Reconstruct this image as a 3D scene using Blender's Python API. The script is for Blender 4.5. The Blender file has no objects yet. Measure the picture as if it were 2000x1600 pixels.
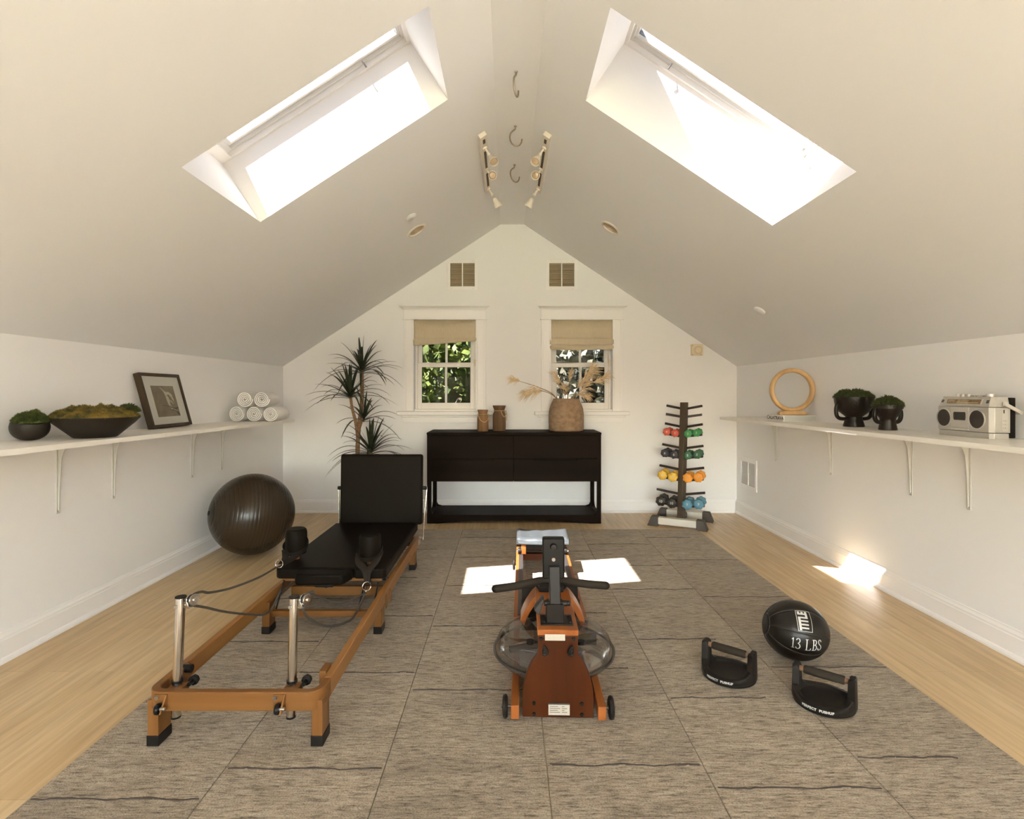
import bpy, bmesh, math, random
from mathutils import Vector, Matrix, Euler, noise
random.seed(7)
SC = bpy.context.scene
COL = SC.collection
PI = math.pi
R = math.radians

# ------------------------------------------------------------------ materials
def nt(name):
    m = bpy.data.materials.new(name); m.use_nodes = True
    t = m.node_tree; b = t.nodes.get('Principled BSDF')
    return m, t, b

def pbr(name, col, rough=.5, metal=0., bump=0., bscale=60., var=0., vscale=8., stretch=(1,1,1), spec=.5, coat=0., col2=None, detail=4.):
    m, t, b = nt(name)
    b.inputs['Base Color'].default_value = (*col, 1); b.inputs['Roughness'].default_value = rough
    b.inputs['Metallic'].default_value = metal; b.inputs['Specular IOR Level'].default_value = spec
    b.inputs['Coat Weight'].default_value = coat
    if bump or var or col2:
        tc = t.nodes.new('ShaderNodeTexCoord'); mp = t.nodes.new('ShaderNodeMapping')
        mp.inputs['Scale'].default_value = stretch
        t.links.new(tc.outputs['Object'], mp.inputs['Vector'])
    if var or col2:
        n = t.nodes.new('ShaderNodeTexNoise'); n.inputs['Scale'].default_value = vscale; n.inputs['Detail'].default_value = detail
        t.links.new(mp.outputs[0], n.inputs['Vector'])
        cr = t.nodes.new('ShaderNodeValToRGB')
        c2 = col2 if col2 else tuple(min(1, c*(1+var)) for c in col)
        c1 = col if col2 else tuple(c*(1-var) for c in col)
        cr.color_ramp.elements[0].position = .35; cr.color_ramp.elements[1].position = .65
        cr.color_ramp.elements[0].color = (*c1, 1); cr.color_ramp.elements[1].color = (*c2, 1)
        t.links.new(n.outputs['Fac'], cr.inputs['Fac']); t.links.new(cr.outputs[0], b.inputs['Base Color'])
    if bump:
        n2 = t.nodes.new('ShaderNodeTexNoise'); n2.inputs['Scale'].default_value = bscale; n2.inputs['Detail'].default_value = 3
        t.links.new(mp.outputs[0], n2.inputs['Vector'])
        bp = t.nodes.new('ShaderNodeBump'); bp.inputs['Strength'].default_value = bump; bp.inputs['Distance'].default_value = .004
        t.links.new(n2.outputs['Fac'], bp.inputs['Height']); t.links.new(bp.outputs[0], b.inputs['Normal'])
    return m

def wood(name, c1, c2, rough=.4, axis='Y', scale=14., coat=0., spec=.22):
    st = {'X': (.06,1,1), 'Y': (1,.06,1), 'Z': (1,1,.06)}[axis]
    return pbr(name, c1, rough, col2=c2, vscale=scale, stretch=st, bump=.05, bscale=120, coat=coat, detail=6, spec=spec)

def see_through(name, tint, gloss=.08, rough=.03, body=0., bodycol=(.1,.1,.1), fres=.45):
    # thin clear sheet: tinted transparency + fresnel-weighted reflection
    m, t, b = nt(name); t.nodes.remove(b); out = t.nodes['Material Output']
    tr = t.nodes.new('ShaderNodeBsdfTransparent'); tr.inputs[0].default_value = (*tint, 1)
    gl = t.nodes.new('ShaderNodeBsdfGlossy'); gl.inputs['Roughness'].default_value = rough
    lw = t.nodes.new('ShaderNodeLayerWeight'); lw.inputs['Blend'].default_value = .25
    mt = t.nodes.new('ShaderNodeMath'); mt.operation = 'MULTIPLY_ADD'; mt.inputs[1].default_value = fres; mt.inputs[2].default_value = gloss
    t.links.new(lw.outputs['Fresnel'], mt.inputs[0])
    mx = t.nodes.new('ShaderNodeMixShader'); t.links.new(mt.outputs[0], mx.inputs[0])
    if body > 0:
        df = t.nodes.new('ShaderNodeBsdfDiffuse'); df.inputs[0].default_value = (*bodycol, 1)
        m2 = t.nodes.new('ShaderNodeMixShader'); m2.inputs[0].default_value = body
        t.links.new(tr.outputs[0], m2.inputs[1]); t.links.new(df.outputs[0], m2.inputs[2])
        t.links.new(m2.outputs[0], mx.inputs[1])
    else:
        t.links.new(tr.outputs[0], mx.inputs[1])
    t.links.new(gl.outputs[0], mx.inputs[2]); t.links.new(mx.outputs[0], out.inputs[0])
    return m

M = {}
M['wall'] = pbr('wall_paint', (.81,.805,.805), .75, bump=.02, bscale=180)
M['ceil'] = pbr('ceiling_paint', (.79,.785,.785), .8, bump=.02, bscale=180)
M['shaft'] = pbr('shaft_paint', (.80,.775,.735), .8)
M['trim'] = pbr('trim_paint', (.83,.815,.80), .45)
M['white'] = pbr('white_laminate', (.84,.81,.75), .35)
M['bracket'] = pbr('bracket_enamel', (.50,.49,.455), .5)
M['collar'] = pbr('worn_brown_collar', (.17,.085,.04), .5, var=.3, vscale=60)
M['sashw'] = pbr('sash_paint', (.78,.75,.70), .4)
M['alu'] = pbr('skylight_frame_paint', (.62,.60,.55), .45)
M['linen'] = pbr('linen_weave', (.56,.475,.335), .9, bump=.25, bscale=500, var=.03, vscale=90, stretch=(1,1,.15))
M['blackpad'] = pbr('black_vinyl', (.0085,.0062,.004), .46, bump=.04, bscale=300, spec=.045)
M['blackplastic'] = pbr('black_plastic', (.009,.0075,.006), .35, spec=.16)
M['blackmetal'] = pbr('black_powder_coat', (.013,.010,.0075), .34, spec=.2)
M['rubber'] = pbr('black_rubber', (.012,.0095,.007), .45, spec=.17)
M['foamgrip'] = pbr('foam_grip', (.026,.020,.014), .75, bump=.1, bscale=500, spec=.15)
M['ball'] = pbr('burst_proof_vinyl', (.032,.0215,.0115), .27, bump=.02, bscale=90, spec=.3)
M['medball'] = pbr('black_leatherette', (.010,.008,.0055), .36, bump=.05, bscale=400, spec=.28)
M['chrome'] = pbr('chrome', (.60,.55,.48), .14, metal=1)
M['steel'] = pbr('brushed_steel', (.42,.39,.35), .3, metal=1)
M['oak'] = wood('oak_varnish', (.225,.098,.026), (.30,.138,.041), .38, 'Y', 16)
M['oakx_shaded'] = wood('oak_varnish_cross_shaded', (.14,.056,.0135), (.19,.083,.023), .38, 'X', 16)  # darker copy of the oak, with the shade of front faces in its colour
M['oakz_shaded'] = wood('oak_varnish_leg_shaded', (.14,.056,.0135), (.19,.083,.023), .38, 'Z', 16)  # same darkened oak for legs and blocks, shade put into the colour
M['cherry'] = wood('cherry_varnish', (.22,.060,.012), (.30,.095,.022), .32, 'Y', 14)
M['cherryz_shaded'] = wood('cherry_varnish_upright_shaded', (.040,.0095,.002), (.066,.016,.0036), .3, 'Z', 12)  # cherry darkened to carry the shade on the camera-facing plate
M['espresso'] = wood('espresso_stain', (.0085,.0048,.0028), (.013,.0075,.0045), .55, 'X', 10, spec=.05)
M['smoke'] = see_through('smoked_polycarbonate', (.80,.77,.72), gloss=.07, rough=.05, body=.10, bodycol=(.20,.17,.14))
M['glass'] = see_through('window_glass', (.93,.95,.94), gloss=.02)
M['fillwinglass'] = see_through('fill_window_glass', (.98,.93,.85), gloss=.02)  # glass of the added fill windows, tinted to warm their light
M['fillskyglass'] = see_through('fill_skylight_glass', (.0485,.052,.058), gloss=.02)  # glass of the added rear skylights, sets how much fill they give
M['tintglass'] = see_through('tinted_window_glass', (.10,.10,.10), gloss=.001, fres=.01)  # darkened to balance the sunlit garden against the room
M['skyglass'] = see_through('dimmed_skylight_glass', (.0132,.0136,.0141), gloss=.02)  # darkened only to hold down the light in the visible shafts
M['gel'] = pbr('grey_gel_cover', (.042,.045,.044), .33, coat=.05, bump=.05, bscale=200)
M['track'] = pbr('dark_anodised', (.05,.044,.04), .35, metal=.4)
M['seam'] = pbr('dark_smoked_rim', (.045,.038,.032), .2)
M['clay'] = pbr('weathered_clay', (.225,.14,.078), .9, bump=.35, bscale=60, col2=(.335,.225,.135), vscale=22, stretch=(1,1,1.3), detail=8)
M['jarwood'] = wood('aged_mango_wood', (.17,.088,.038), (.28,.165,.08), .7, 'Z', 22)
M['jardark'] = wood('aged_dark_wood', (.105,.058,.029), (.17,.10,.055), .7, 'Z', 22)
M['twine'] = pbr('jute_twine', (.50,.33,.18), .9, bump=.3, bscale=600)
M['dry'] = pbr('dried_frond', (.62,.47,.28), .85, var=.2, vscale=30)
M['dstem'] = pbr('dried_stem', (.27,.16,.08), .85)
M['leaf'] = pbr('dracaena_leaf', (.028,.036,.018), .38, var=.35, vscale=12)
M['bark'] = pbr('dracaena_bark', (.26,.155,.08), .9, bump=.5, bscale=80, stretch=(1,1,4), var=.2, vscale=30)
M['mossg'] = pbr('green_moss', (.040,.062,.010), .95, col2=(.11,.13,.026), vscale=45)
M['mosso'] = pbr('olive_moss', (.045,.050,.010), .95, col2=(.24,.155,.024), vscale=22)
M['mossd'] = pbr('dark_green_moss', (.030,.045,.010), .95, col2=(.075,.085,.018), vscale=45)
M['ceramic'] = pbr('matte_black_ceramic', (.022,.017,.012), .45, spec=.25, bump=.1, bscale=60)
M['ceramich'] = pbr('hand_glazed_black_clay', (.015,.011,.0075), .36, spec=.25, bump=.35, bscale=45)
M['towel'] = pbr('white_terry', (.83,.81,.78), .95, bump=.5, bscale=400)
M['frame'] = wood('walnut_black_frame', (.040,.026,.014), (.06,.042,.024), .4, 'Z', 20)
M['mat'] = pbr('mat_board', (.82,.78,.72), .8)
M['sepia'] = pbr('sepia_print', (.24,.185,.115), .4, col2=(.34,.275,.185), vscale=7)
M['sepial'] = pbr('sepia_print_highlight', (.74,.68,.56), .4, col2=(.50,.43,.32), vscale=40)
M['sepiad'] = pbr('sepia_print_shadow', (.13,.09,.05), .4)
M['silver'] = pbr('silver_plastic', (.47,.45,.41), .35, metal=.35)
M['silverl'] = pbr('silver_plastic_light', (.55,.52,.475), .32, metal=.3)
M['grille'] = pbr('speaker_mesh', (.035,.028,.022), .35, bump=.6, bscale=900)
M['dial'] = pbr('amber_dial', (.20,.13,.055), .2, var=.4, vscale=60)
M['ringwood'] = wood('light_ash', (.55,.34,.15), (.66,.44,.22), .45, 'Z', 18)
M['paper'] = pbr('paper_white', (.72,.69,.64), .7)
M['coverblue'] = pbr('book_cover_grey', (.50,.51,.50), .6)
M['ink'] = pbr('printed_ink', (.03,.027,.025), .6)
M['wtext'] = pbr('white_print', (.50,.475,.43), .6)
M['rack'] = pbr('rack_gunmetal', (.115,.085,.058), .4, metal=.4)
M['rackbar'] = pbr('rack_bar_black', (.035,.025,.018), .3, metal=.3)
M['rackcap'] = pbr('rack_foot_rubber', (.055,.044,.034), .6)
M['cream'] = pbr('cream_enamel', (.62,.58,.50), .4)
M['beigeplate'] = pbr('ivory_plastic', (.72,.61,.43), .45)
M['ventslat'] = pbr('vent_slat_tan', (.66,.54,.37), .55)
M['dark'] = pbr('duct_dark', (.10,.075,.05), .9)
M['hook'] = pbr('hook_steel', (.33,.28,.21), .35, metal=.7)
M['spot'] = pbr('spot_enamel', (.74,.68,.59), .4)
M['lamp'] = pbr('unlit_reflector_bulb', (.55,.42,.28), .25)
M['reflector'] = pbr('downlight_reflector', (.52,.42,.29), .3)
M['label'] = pbr('paper_label', (.42,.37,.29), .6, var=.06, vscale=200)
M['redhub'] = pbr('red_plastic', (.40,.03,.02), .4)
M['screwd'] = pbr('screw_dark', (.10,.085,.07), .4, metal=.5)
M['rope'] = pbr('braided_rope', (.075,.062,.048), .85, bump=.6, bscale=700)
M['strap'] = pbr('nylon_strap', (.017,.013,.009), .7, spec=.15, bump=.3, bscale=600)
for k, c in dict(red=(.55,.085,.045), green=(.045,.26,.075), navy=(.030,.032,.042), pine=(.035,.125,.065), yellow=(.72,.44,.05),
                 orange=(.80,.30,.025), black=(.020,.014,.010), blue=(.095,.24,.32)).items():
    M['neo_'+k] = pbr('neoprene_'+k, c, .55)
M['leafout'] = pbr('garden_leaf', (.030,.055,.014), .5, col2=(.22,.26,.06), vscale=4)
M['leafout2'] = pbr('garden_leaf_grey', (.07,.072,.05), .5, col2=(.36,.34,.24), vscale=4)
M['leafout3'] = pbr('garden_leaf_dark', (.020,.036,.014), .5, col2=(.05,.075,.025), vscale=2.2)
M['trunk'] = pbr('garden_bark', (.08,.06,.04), .9, bump=.4, bscale=20)
M['lawn'] = pbr('dark_ground_cover', (.030,.032,.020), .95, var=.3, vscale=3)
M['shed'] = pbr('shed_paint', (.34,.33,.42), .8)

def floor_mat():
    m, t, b = nt('beech_laminate')
    tc = t.nodes.new('ShaderNodeTexCoord'); mp = t.nodes.new('ShaderNodeMapping')
    mp.inputs['Rotation'].default_value = (0, 0, PI/2)
    t.links.new(tc.outputs['Object'], mp.inputs['Vector'])
    br = t.nodes.new('ShaderNodeTexBrick')
    br.inputs['Scale'].default_value = 1; br.inputs['Brick Width'].default_value = 1.2; br.inputs['Row Height'].default_value = .095
    br.inputs['Mortar Size'].default_value = .0009; br.inputs['Mortar Smooth'].default_value = .6; br.inputs['Bias'].default_value = 0
    br.offset = .37
    br.inputs['Color1'].default_value = (.54,.385,.205,1); br.inputs['Color2'].default_value = (.61,.455,.26,1)
    br.inputs['Mortar'].default_value = (.42,.27,.13,1)
    t.links.new(mp.outputs[0], br.inputs['Vector'])
    m2 = t.nodes.new('ShaderNodeMapping'); m2.inputs['Scale'].default_value = (14, .9, 1)
    t.links.new(tc.outputs['Object'], m2.inputs['Vector'])
    n = t.nodes.new('ShaderNodeTexNoise'); n.inputs['Scale'].default_value = 2.5; n.inputs['Detail'].default_value = 7
    t.links.new(m2.outputs[0], n.inputs['Vector'])
    cr = t.nodes.new('ShaderNodeValToRGB'); cr.color_ramp.elements[0].color = (.80,.76,.70,1); cr.color_ramp.elements[1].color = (1.12,1.12,1.12,1)
    cr.color_ramp.elements[0].position = .3; cr.color_ramp.elements[1].position = .7
    t.links.new(n.outputs['Fac'], cr.inputs['Fac'])
    mx = t.nodes.new('ShaderNodeMix'); mx.data_type = 'RGBA'; mx.blend_type = 'MULTIPLY'; mx.inputs['Factor'].default_value = 1
    t.links.new(br.outputs['Color'], mx.inputs['A']); t.links.new(cr.outputs[0], mx.inputs['B'])
    t.links.new(mx.outputs['Result'], b.inputs['Base Color'])
    b.inputs['Roughness'].default_value = .36; b.inputs['Specular IOR Level'].default_value = .4
    return m
M['floor'] = floor_mat()

def rug_mat():
    m, t, b = nt('striated_wool_tiles')
    tc = t.nodes.new('ShaderNodeTexCoord')
    def noi(scale, st, det):
        mp = t.nodes.new('ShaderNodeMapping'); mp.inputs['Scale'].default_value = st
        t.links.new(tc.outputs['Object'], mp.inputs['Vector'])
        n = t.nodes.new('ShaderNodeTexNoise'); n.inputs['Scale'].default_value = scale; n.inputs['Detail'].default_value = det
        t.links.new(mp.outputs[0], n.inputs['Vector']); return n
    def ramp(n, stops):
        cr = t.nodes.new('ShaderNodeValToRGB')
        while len(cr.color_ramp.elements) < len(stops): cr.color_ramp.elements.new(.5)
        for e, (p, c) in zip(cr.color_ramp.elements, stops): e.position = p; e.color = (*c, 1)
        t.links.new(n.outputs['Fac'], cr.inputs['Fac']); return cr
    def mul(a, c, f=1):
        mx = t.nodes.new('ShaderNodeMix'); mx.data_type = 'RGBA'; mx.blend_type = 'MULTIPLY'; mx.inputs['Factor'].default_value = f
        t.links.new(a, mx.inputs['A']); t.links.new(c, mx.inputs['B']); return mx.outputs['Result']
    n1 = noi(150, (.16,1,1), 5)        # short yarn streaks across the tiles
    n2 = noi(11, (.22,1,1), 6)         # broad heather bands
    n3 = noi(260, (.75,1,1), 2)        # loop speckle
    c1 = ramp(n1, [(.30,(.10,.078,.054)), (.43,(.235,.192,.142)), (.57,(.305,.255,.19)), (.72,(.39,.33,.25))])
    c2 = ramp(n2, [(.30,(.80,.79,.78)), (.46,(.97,.965,.96)), (.7,(1.08,1.08,1.07))])
    c3 = ramp(n3, [(.28,(.45,.43,.40)), (.42,(.95,.95,.94)), (.66,(1.17,1.16,1.15))])
    at = t.nodes.new('ShaderNodeAttribute'); at.attribute_name = 'tone'
    o = mul(mul(mul(c1.outputs[0], c2.outputs[0]), c3.outputs[0]), at.outputs['Color'])
    t.links.new(o, b.inputs['Base Color'])
    b.inputs['Roughness'].default_value = .95; b.inputs['Specular IOR Level'].default_value = .1
    b.inputs['Sheen Weight'].default_value = .28; b.inputs['Sheen Roughness'].default_value = .45; b.inputs['Sheen Tint'].default_value = (.95,.86,.74,1)
    bp = t.nodes.new('ShaderNodeBump'); bp.inputs['Strength'].default_value = .55; bp.inputs['Distance'].default_value = .004
    t.links.new(n3.outputs['Fac'], bp.inputs['Height'])
    b2 = t.nodes.new('ShaderNodeBump'); b2.inputs['Strength'].default_value = .4; b2.inputs['Distance'].default_value = .005
    t.links.new(n1.outputs['Fac'], b2.inputs['Height']); t.links.new(bp.outputs[0], b2.inputs['Normal'])
    t.links.new(b2.outputs[0], b.inputs['Normal'])
    return m
M['rug'] = rug_mat()
M['yarn'] = pbr('dark_yarn', (.050,.038,.030), .95, bump=.5, bscale=300)

# ------------------------------------------------------------------ mesh helpers
W = {}                                   # world matrix of every object made here, by name
def wmat(o): return W[o.name] if o is not None else Matrix.Identity(4)

class MB:
    def __init__(s): s.bm = bmesh.new(); s.T = Matrix.Identity(4)
    def v(s, p): return s.bm.verts.new(s.T @ Vector(p))
    def f(s, vs):
        try: return s.bm.faces.new(vs)
        except ValueError: return None
    def quad(s, a, b, c, d): return s.f([s.v(a), s.v(b), s.v(c), s.v(d)])
    def box(s, x0, x1, y0, y1, z0, z1):
        P = [s.v((x, y, z)) for z in (z0, z1) for y in (y0, y1) for x in (x0, x1)]
        for q in ((0,2,3,1), (4,5,7,6), (0,1,5,4), (2,6,7,3), (0,4,6,2), (1,3,7,5)): s.f([P[i] for i in q])
        return s
    def hexa(s, P):
        P = [s.v(p) for p in P]          # bottom ring 0-3, top ring 4-7
        for q in ((3,2,1,0), (4,5,6,7), (0,1,5,4), (1,2,6,5), (2,3,7,6), (3,0,4,7)): s.f([P[i] for i in q])
        return s
    def loft(s, rings, cap=True, closed=False):
        rs = [[s.v(p) for p in r] for r in rings]
        n = len(rs[0]); k = len(rs)
        for i in range(k if closed else k-1):
            a, b = rs[i], rs[(i+1) % k]
            for j in range(n): s.f([a[j], a[(j+1) % n], b[(j+1) % n], b[j]])
        if cap and not closed:
            s.f(list(reversed(rs[0]))); s.f(rs[-1])
        return s
    def tube(s, pts, r, seg=10, closed=False, cap=True, flat=None):
        pts = [Vector(p) for p in pts]; n = len(pts)
        if not hasattr(r, '__len__'): r = [r]*n
        rings = []; nrm = None
        for i, p in enumerate(pts):
            a = pts[(i-1) % n] if (closed or i > 0) else p
            b = pts[(i+1) % n] if (closed or i < n-1) else p
            d = (b-a).normalized()
            if nrm is None:
                nrm = d.orthogonal() if flat is None else (Vector(flat[2]) - d*d.dot(Vector(flat[2])))
                nrm.normalize()
            nrm = (nrm - d*nrm.dot(d)).normalized(); bi = d.cross(nrm)
            ring = []
            for k in range(seg):
                t = 2*PI*k/seg
                if flat: ring.append(p + nrm*math.cos(t)*flat[0] + bi*math.sin(t)*flat[1])
                else: ring.append(p + (nrm*math.cos(t)+bi*math.sin(t))*r[i])
            rings.append(ring)
        return s.loft(rings, cap, closed)
    def cyl(s, p0, p1, r0, r1=None, seg=20):
        r1 = r0 if r1 is None else r1
        return s.tube([p0, p1], [r0, r1], seg)
    def lathe(s, prof, c=(0,0,0), seg=32, axis='Z', sx=1, sy=1):
        c = Vector(c)
        def P(r, h, t):
            x, y = r*math.cos(t)*sx, r*math.sin(t)*sy
            return c + {'Z': Vector((x,y,h)), 'X': Vector((h,x,y)), 'Y': Vector((y,h,x))}[axis]
        prev = None
        for r, h in prof:
            ring = [s.v(P(0,h,0))] if r < 1e-6 else [s.v(P(r,h,2*PI*k/seg)) for k in range(seg)]
            if prev is not None:
                for k in range(seg):
                    k2 = (k+1) % seg
                    if len(ring) == 1 and len(prev) == 1: continue
                    if len(ring) == 1: s.f([prev[k], prev[k2], ring[0]])
                    elif len(prev) == 1: s.f([prev[0], ring[k2], ring[k]])
                    else: s.f([prev[k], prev[k2], ring[k2], ring[k]])
            prev = ring
        return s
    def prism(s, poly, d0, d1, plane='XZ'):
        def P(a, b, d): return {'XZ': (a,d,b), 'XY': (a,b,d), 'YZ': (d,a,b)}[plane]
        A = [s.v(P(a,b,d0)) for a,b in poly]; B = [s.v(P(a,b,d1)) for a,b in poly]
        n = len(poly)
        s.f(A); s.f(list(reversed(B)))
        for i in range(n): s.f([A[i], B[i], B[(i+1)%n], A[(i+1)%n]])
        return s
    def ball(s, c, r, seg=24, rings=14):
        r = (r,r,r) if not hasattr(r, '__len__') else r
        prof = [(math.sin(PI*i/rings), -math.cos(PI*i/rings)) for i in range(rings+1)]
        old = s.T; s.T = old @ Matrix.Translation(c) @ Matrix.Diagonal((*r, 1))
        s.lathe(prof, seg=seg); s.T = old
        return s
    def build(s, name, mat, parent=None, loc=None, world=True, smooth=35, bevel=0, bseg=2, sub=0, solid=0):
        base = wmat(parent) if parent is not None else Matrix.Translation(loc if loc else (0,0,0))
        bmesh.ops.remove_doubles(s.bm, verts=s.bm.verts, dist=1e-6)
        bmesh.ops.recalc_face_normals(s.bm, faces=s.bm.faces)
        if world: s.bm.transform(base.inverted())
        me = bpy.data.meshes.new(name); s.bm.to_mesh(me); s.bm.free()
        for mm in (mat if isinstance(mat, (list, tuple)) else [mat]): me.materials.append(mm)
        if smooth:
            me.polygons.foreach_set('use_smooth', [True]*len(me.polygons)); me.set_sharp_from_angle(angle=R(smooth))
        o = bpy.data.objects.new(name, me); COL.objects.link(o)
        if parent is not None: o.parent = parent; W[o.name] = base.copy()
        else:
            o.matrix_basis = base; W[o.name] = base.copy()
        if solid:
            md = o.modifiers.new('Solidify', 'SOLIDIFY'); md.thickness = solid; md.offset = 0
        if bevel:
            md = o.modifiers.new('Bevel', 'BEVEL'); md.width = bevel; md.segments = bseg; md.limit_method = 'ANGLE'; md.angle_limit = R(40)
            md.harden_normals = False
        if sub:
            md = o.modifiers.new('Subdiv', 'SUBSURF'); md.levels = sub; md.render_levels = sub
        return o

def tag(o, label=None, cat=None, group=None, kind=None):
    if label: o['label'] = label
    if cat: o['category'] = cat
    if group: o['group'] = group
    if kind: o['kind'] = kind
    return o
def thing(name, label, cat, loc=(0,0,0), rotz=0, group=None, rot=None):
    o = bpy.data.objects.new(name, None); COL.objects.link(o); o.empty_display_size = .05
    e = Euler(rot) if rot else Euler((0,0,rotz))
    o.location = loc; o.rotation_euler = e
    W[o.name] = Matrix.Translation(loc) @ e.to_matrix().to_4x4()
    return tag(o, label, cat, group)
def struct(o): o['kind'] = 'structure'; return o
def copy_thing(root, loc, rot, label):
    def cp(o, parent):
        c = o.copy(); COL.objects.link(c)
        if parent is not None: c.parent = parent
        for ch in [x for x in bpy.data.objects if x.parent == o]: cp(ch, c)
        return c
    r = cp(root, None); r.location = loc; r.rotation_euler = rot; r['label'] = label
    W[r.name] = Matrix.Translation(loc) @ Euler(rot).to_matrix().to_4x4()
    return r

def hole_face(mb, outer, holes, to3):
    # planar face with holes: outer / holes are 2-D loops, to3 maps (u,v) to 3-D
    bm = mb.bm; edges = []
    for loop in [outer]+holes:
        vs = [bm.verts.new(to3(u, v)) for u, v in loop]
        for i in range(len(vs)): edges.append(bm.edges.new((vs[i], vs[(i+1) % len(vs)])))
    bmesh.ops.triangle_fill(bm, use_beauty=True, use_dissolve=False, edges=edges)
def rect(u0, u1, v0, v1): return [(u0,v0), (u1,v0), (u1,v1), (u0,v1)]
def circ(u, v, r, n=32): return [(u+r*math.cos(2*PI*i/n), v+r*math.sin(2*PI*i/n)) for i in range(n)]

def text_mesh(mb, txt, size, fn, spacing=1., bold=0., align='CENTER'):
    # flat lettering mapped through fn(u,v) -> 3-D point
    cu = bpy.data.curves.new('txt', 'FONT'); cu.body = txt; cu.size = size; cu.align_x = align; cu.align_y = 'CENTER'
    cu.space_character = spacing; cu.offset = bold; cu.resolution_u = 3
    ob = bpy.data.objects.new('txt', cu); COL.objects.link(ob)
    dg = bpy.context.evaluated_depsgraph_get(); dg.update()
    me = bpy.data.meshes.new_from_object(ob.evaluated_get(dg))
    bm = bmesh.new(); bm.from_mesh(me)
    bmesh.ops.triangulate(bm, faces=bm.faces)
    for _ in range(2):
        ed = [e for e in bm.edges if e.calc_length() > size*.22]
        if ed: bmesh.ops.subdivide_edges(bm, edges=ed, cuts=1); bmesh.ops.triangulate(bm, faces=bm.faces)
    for f in bm.faces:
        vs = [mb.v(fn(v.co.x, v.co.y)) for v in f.verts]; mb.f(vs)
    bm.free(); bpy.data.objects.remove(ob); bpy.data.curves.remove(cu); bpy.data.meshes.remove(me)

# ------------------------------------------------------------------ room shell
XL, XR, YB, YF = -2.28, 2.32, 5.607, -4.2
ZK = 1.48
SL, SR = .653, .668                      # ceiling slopes
RXL, RXR, ZT = -.075, .165, 2.92         # flat band at the ridge
ZKL = ZT - SL*(RXL-XL); ZKR = ZT - SR*(XR-RXR)

m = MB(); m.quad((XL,YF,0), (XR,YF,0), (XR,YB,0), (XL,YB,0)); struct(m.build('floor', M['floor'], smooth=0))
m = MB(); m.quad((XL,YF,0), (XL,YB,0), (XL,YB,ZKL), (XL,YF,ZKL)); struct(m.build('wall_left', M['wall'], smooth=0))
VY0, VY1, VZ0, VZ1 = 5.145, 5.52, .285, .582     # low return-air vent in the right wall
m = MB(); hole_face(m, rect(YF, YB, 0, ZKR), [rect(VY0+.03, VY1-.03, VZ0+.035, VZ1-.035)], lambda u, v: (XR, u, v)); struct(m.build('wall_right', M['wall'], smooth=0))
gab = [(XL,0), (XR,0), (XR,ZKR), (RXR,ZT), (RXL,ZT), (XL,ZKL)]
FILLWIN = [(-2.08, -.42), (.46, 2.12)]; FZ0, FZ1 = .70, 1.72      # unseen casements added in the gable behind the camera for fill light
m = MB(); hole_face(m, gab, [rect(a, b, FZ0, FZ1) for a, b in FILLWIN], lambda u, v: (u, YF, v)); struct(m.build('wall_front', M['wall'], smooth=0))
m = MB(); m.box(XL-.3, XR+.3, YF-.78, YF-.01, 1.78, 1.90); struct(m.build('added_sunshade', M['trim'], smooth=0))  # unseen slab added to keep direct sun out of the fill windows
for i, (a, b) in enumerate(FILLWIN):
    fw = thing('window_%d' % (5+i), None, None, ((a+b)/2, YF, FZ0)); struct(fw)  # added fill window, out of view
    m = MB(); c = (a+b)/2
    m.box(a, b, YF-.09, YF-.03, FZ0, FZ0+.05); m.box(a, b, YF-.09, YF-.03, FZ1-.05, FZ1); m.box(a, a+.05, YF-.09, YF-.03, FZ0, FZ1); m.box(b-.05, b, YF-.09, YF-.03, FZ0, FZ1); m.box(c-.04, c+.04, YF-.09, YF-.03, FZ0, FZ1)
    m.build('window_frame', M['trim'], fw, smooth=0)
    m = MB(); m.quad((a, YF-.06, FZ0), (b, YF-.06, FZ0), (b, YF-.06, FZ1), (a, YF-.06, FZ1)); m.build('pane', M['fillwinglass'], fw, smooth=0)
WIN = [(-.950, -.325), (.4375, 1.0575)]
WZ0, WZ1 = 1.028, 1.952
VENT = [(-.616, -.305), (.387, .7045)]
m = MB()
hole_face(m, gab, [rect(a, b, WZ0, WZ1) for a, b in WIN] + [rect(a+.03, b-.03, 2.284, 2.535) for a, b in VENT], lambda u, v: (u, YB, v))
for a, b in WIN:                                  # reveal depth of the wall
    for p in (((a,WZ0),(a,WZ1)), ((a,WZ1),(b,WZ1)), ((b,WZ1),(b,WZ0)), ((b,WZ0),(a,WZ0))):
        (x0,z0), (x1,z1) = p; m.quad((x0,YB,z0), (x1,YB,z1), (x1,YB+.19,z1), (x0,YB+.19,z0))
struct(m.build('wall_back', M['wall'], smooth=0))

# slopes: u = distance up the slope from the knee wall, v = Y, n = out of the room
aL, aR = math.atan(SL), math.atan(SR)
LL, LR = (RXL-XL)/math.cos(aL), (XR-RXR)/math.cos(aR)
def sl(u, v, n=0.): return Vector((XL + u*math.cos(aL) - n*math.sin(aL), v, ZKL + u*math.sin(aL) + n*math.cos(aL)))
def sr(u, v, n=0.): return Vector((XR - u*math.cos(aR) + n*math.sin(aR), v, ZKR + u*math.sin(aR) + n*math.cos(aR)))
def uL(x): return (x-XL)/math.cos(aL)
def uR(x): return (XR-x)/math.cos(aR)
SKY = dict(L=(uL(-1.308), uL(-.317)), R=(uR(1.397), uR(.411)))
SY0, SY1 = 2.215, 2.922; FILLSKY = [(-2.30, -1.25), (-3.75, -2.70)]      # unseen skylight pairs added behind the camera for fill light
CANL, CANR, CANR_ = (uL(-.722), 4.37), (uR(.798), 4.30), .068
m = MB()
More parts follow.
